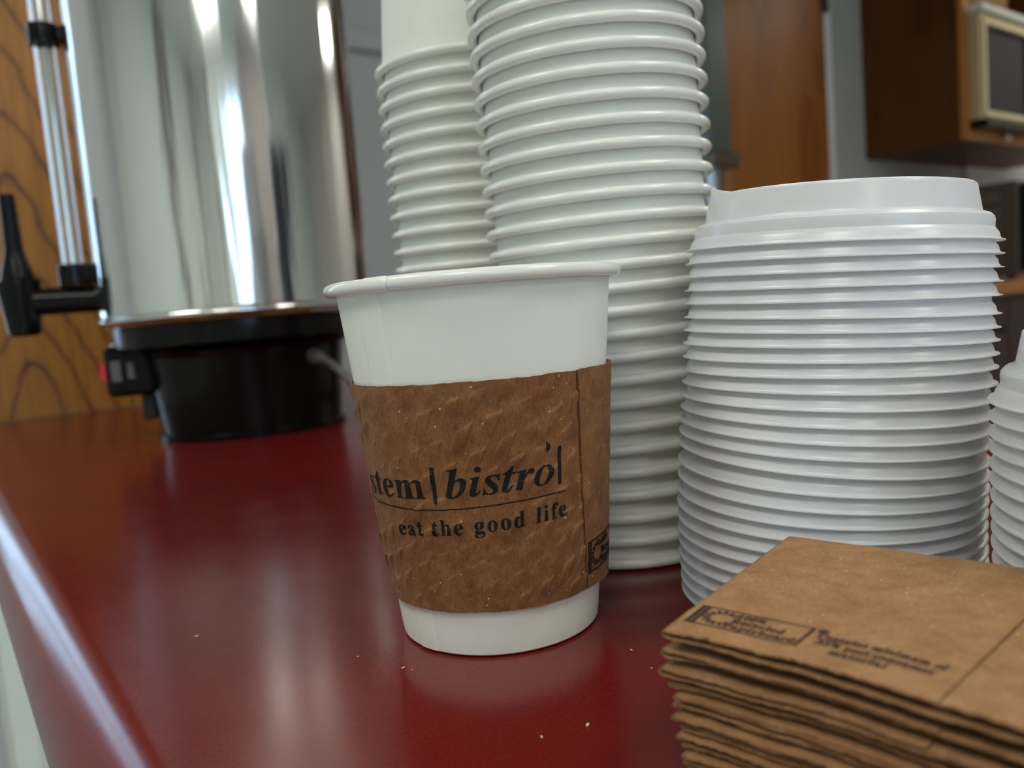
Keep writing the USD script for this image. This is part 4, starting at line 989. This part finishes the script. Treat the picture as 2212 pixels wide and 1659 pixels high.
# height of each sleeve's upper face at the left fold, and how far each one has slid
LEVELS = [35.0, 30.6, 27.0, 23.9, 21.9, 19.8, 17.7, 15.8, 13.9, 12.1, 10.3, 8.6, 6.9, 5.3, 3.7, 2.1]
SLIDE = [(0.0, 0.0), (-0.9, 0.9), (-1.2, 0.0), (0.0, 1.3), (1.5, 0.3), (0.7, 1.1), (1.0, -0.2), (2.1, 1.2), (1.6, 0.3), (2.2, 1.2), (2.6, 0.1), (2.3, 1.0), (2.9, 0.2), (2.6, 0.9), (3.0, 0.2), (3.1, 0.8)]
deg = math.degrees(math.atan2(BX[1], BX[0]))
CREASE = 0.0485
for i, (lv_, (sx, sy)) in enumerate(zip(LEVELS, SLIDE)):
    zt_ = lv_ / 1000.0
    nxt = (LEVELS[i + 1] / 1000.0) if i + 1 < len(LEVELS) else 0.0
    gap = zt_ - nxt
    base = PB + BX * sx / 1000 + BY * sy / 1000
    lab = 'top one with stamp' if i == 0 else 'lowest one' if i == len(LEVELS) - 1 else f'{ordinal(i - 1)} one below the top'
    t = thing('flat_sleeve', f'flattened brown cardboard cup sleeve in the pile at lower right, {lab}', 'cup sleeve', (*base, 0.0), deg + rp.uniform(-0.5, 0.5) * (i > 0), 'flattened sleeves in the pile')
    opens = min(gap * rp.uniform(0.42, 0.58), 0.0017)
    opens = max(opens, 2 * TH + 0.00012)
    if i == 0:
        opens = 0.0017
    zl = zt_ - opens + TH                                          # upper face of the lower board
    room_ = max(zl - TH - nxt - 0.00005, 0.0)
    dip = rp.uniform(0.0, 0.3) * room_ if i > 1 else (0.0011, 0.0005)[i]
    sp = rp.uniform(0.0, 0.5) * (zt_ - zl - TH) * 0.5 if i != 1 else 0.0008
    zf_top = lambda S, Wd, z=zt_, d=sp: z - d * np.clip(S / 0.05, 0, 1) * (1 - 0.6 * Wd) + 0.0006 * 0
    zf_bot = lambda S, Wd, z=zl, d=dip: z - d * np.clip(S / 0.04, 0, 1) * (1 - 0.5 * Wd)
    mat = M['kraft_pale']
    k1 = rp.uniform(0.046, 0.050) if i else CREASE
    obj('upper_board', slab(*ply(0.0004, k1, zf_top, 10 * i + 1, 90)), mat, t, smooth=35)
    step = 0.0 if i == 0 else TH * 1.05
    obj('upper_board', slab(*ply(k1 + 0.00035, SLEN + rp.uniform(-0.001, 0.001), lambda S, Wd, f=zf_top, q=step: f(S, Wd) - q * 0.4 - 0.00012, 10 * i + 3, 80)), mat, t, smooth=35)
    obj('lower_board', slab(*ply(0.0004, SLEN, zf_bot, 10 * i + 5, 120, back=rp.choice([0.0002, 0.0005, 0.0009]) if i else 0.0002)), mat, t, smooth=35)
    obj('fold', fold(0.0005, 0.0005, zt_, zl, 10 * i + 7), M['edge'], t, smooth=40)
    if i == 0:
        topf = zf_top
        tseed = 1

        def on_pile(p):
            S = p[:, 0] / 1000.0; Y = p[:, 1] / 1000.0
            Wd = Y / SHGT
            phi = S / RI
            Z = topf(S, Wd) + (meshkit.fbm(np.stack([S * 110, Wd * 3, Wd * 0], -1), 1, 77) - 0.5) * 0.0006 * np.clip(S / 0.01, 0, 1)
            Z = Z + (meshkit.noise(np.stack([S * 700, Wd * 3, Wd * 0], -1), tseed + 2) - 0.5) * 0.00012 * (1 - Wd) ** 4
            return np.stack([(RI + Y) * np.sin(phi), (RI + Y) * np.cos(phi) - RI, Z + 0.00008], -1)

        def stamp(name, shape, label):
            m = sheet(shape, on_pile, 0.8)
            f = m.faces.copy(); fl = m.face_normals[:, 2] < 0
            f[fl] = f[fl][:, ::-1]
            obj(name, trimesh.Trimesh(m.vertices, f, process=False), M['ink2'], t, smooth=False, label=label)
        mk = affinity.translate(affinity.scale(mark, 1.0, 0.97, origin=(0, 0)), 1.5, 5.4)
        xs_ = mk
        stamp('printed_stamp', mk, 'framed recycling stamp in faded black')

        def line(s, x0, x1, y, xh):
            tt_, _ = text_poly(s, 'b', track=0.04)
            a_, _, b_, _ = tt_.bounds
            tt_ = affinity.translate(tt_, -a_, 0)
            return affinity.translate(affinity.scale(tt_, (x1 - x0) / (b_ - a_), xh / 0.473, origin=(0, 0)), x0, y)
        ring = affinity.translate(shapely.Point(0, 0).buffer(0.95).difference(shapely.Point(0, 0).buffer(0.68)), 25.1, 13.6)
        stamp('printed_words', shapely.union_all([ring, affinity.translate(affinity.scale(glyph_poly('bR')[1], 1.2, 1.2, origin=(0, 0)), 24.65, 13.2), line('Contains minimum of', 25.0, 46.0, 10.5, 1.5), line('35% post-consumer', 25.8, 45.0, 7.7, 1.5), line('material', 29.2, 38.6, 4.9, 1.5)]).buffer(0.07), 'small printed words in faded black')

# ------------------------------------------------------------------ crumbs
cr = []
rc_ = random.Random(3)
for (x, y, s) in ((-0.0372, 0.2185, 0.0009), (-0.0345, 0.2170, 0.0005), (0.0112, 0.1795, 0.0011), (0.0002, 0.1760, 0.0008), (0.0275, 0.2180, 0.0008), (-0.052, 0.2290, 0.0005), (-0.110, 0.255, 0.0010), (0.031, 0.206, 0.0006)):
    m = trimesh.creation.icosphere(1, s * 0.45)
    m.vertices = m.vertices * np.array([1.5, 0.7, 0.5]) * (1 + 0.5 * (meshkit.noise(m.vertices * 3000, 5)[:, None] - 0.5))
    m.apply_transform(trimesh.transformations.rotation_matrix(rc_.uniform(0, 3), [0, 0, 1]))
    m.apply_translation([x, y, s * 0.28])
    cr.append(m)
obj('crumbs', join(*cr), M['crumb'], label='tiny pale crumbs scattered on the red counter around the cup', cat='crumbs', kind='stuff')
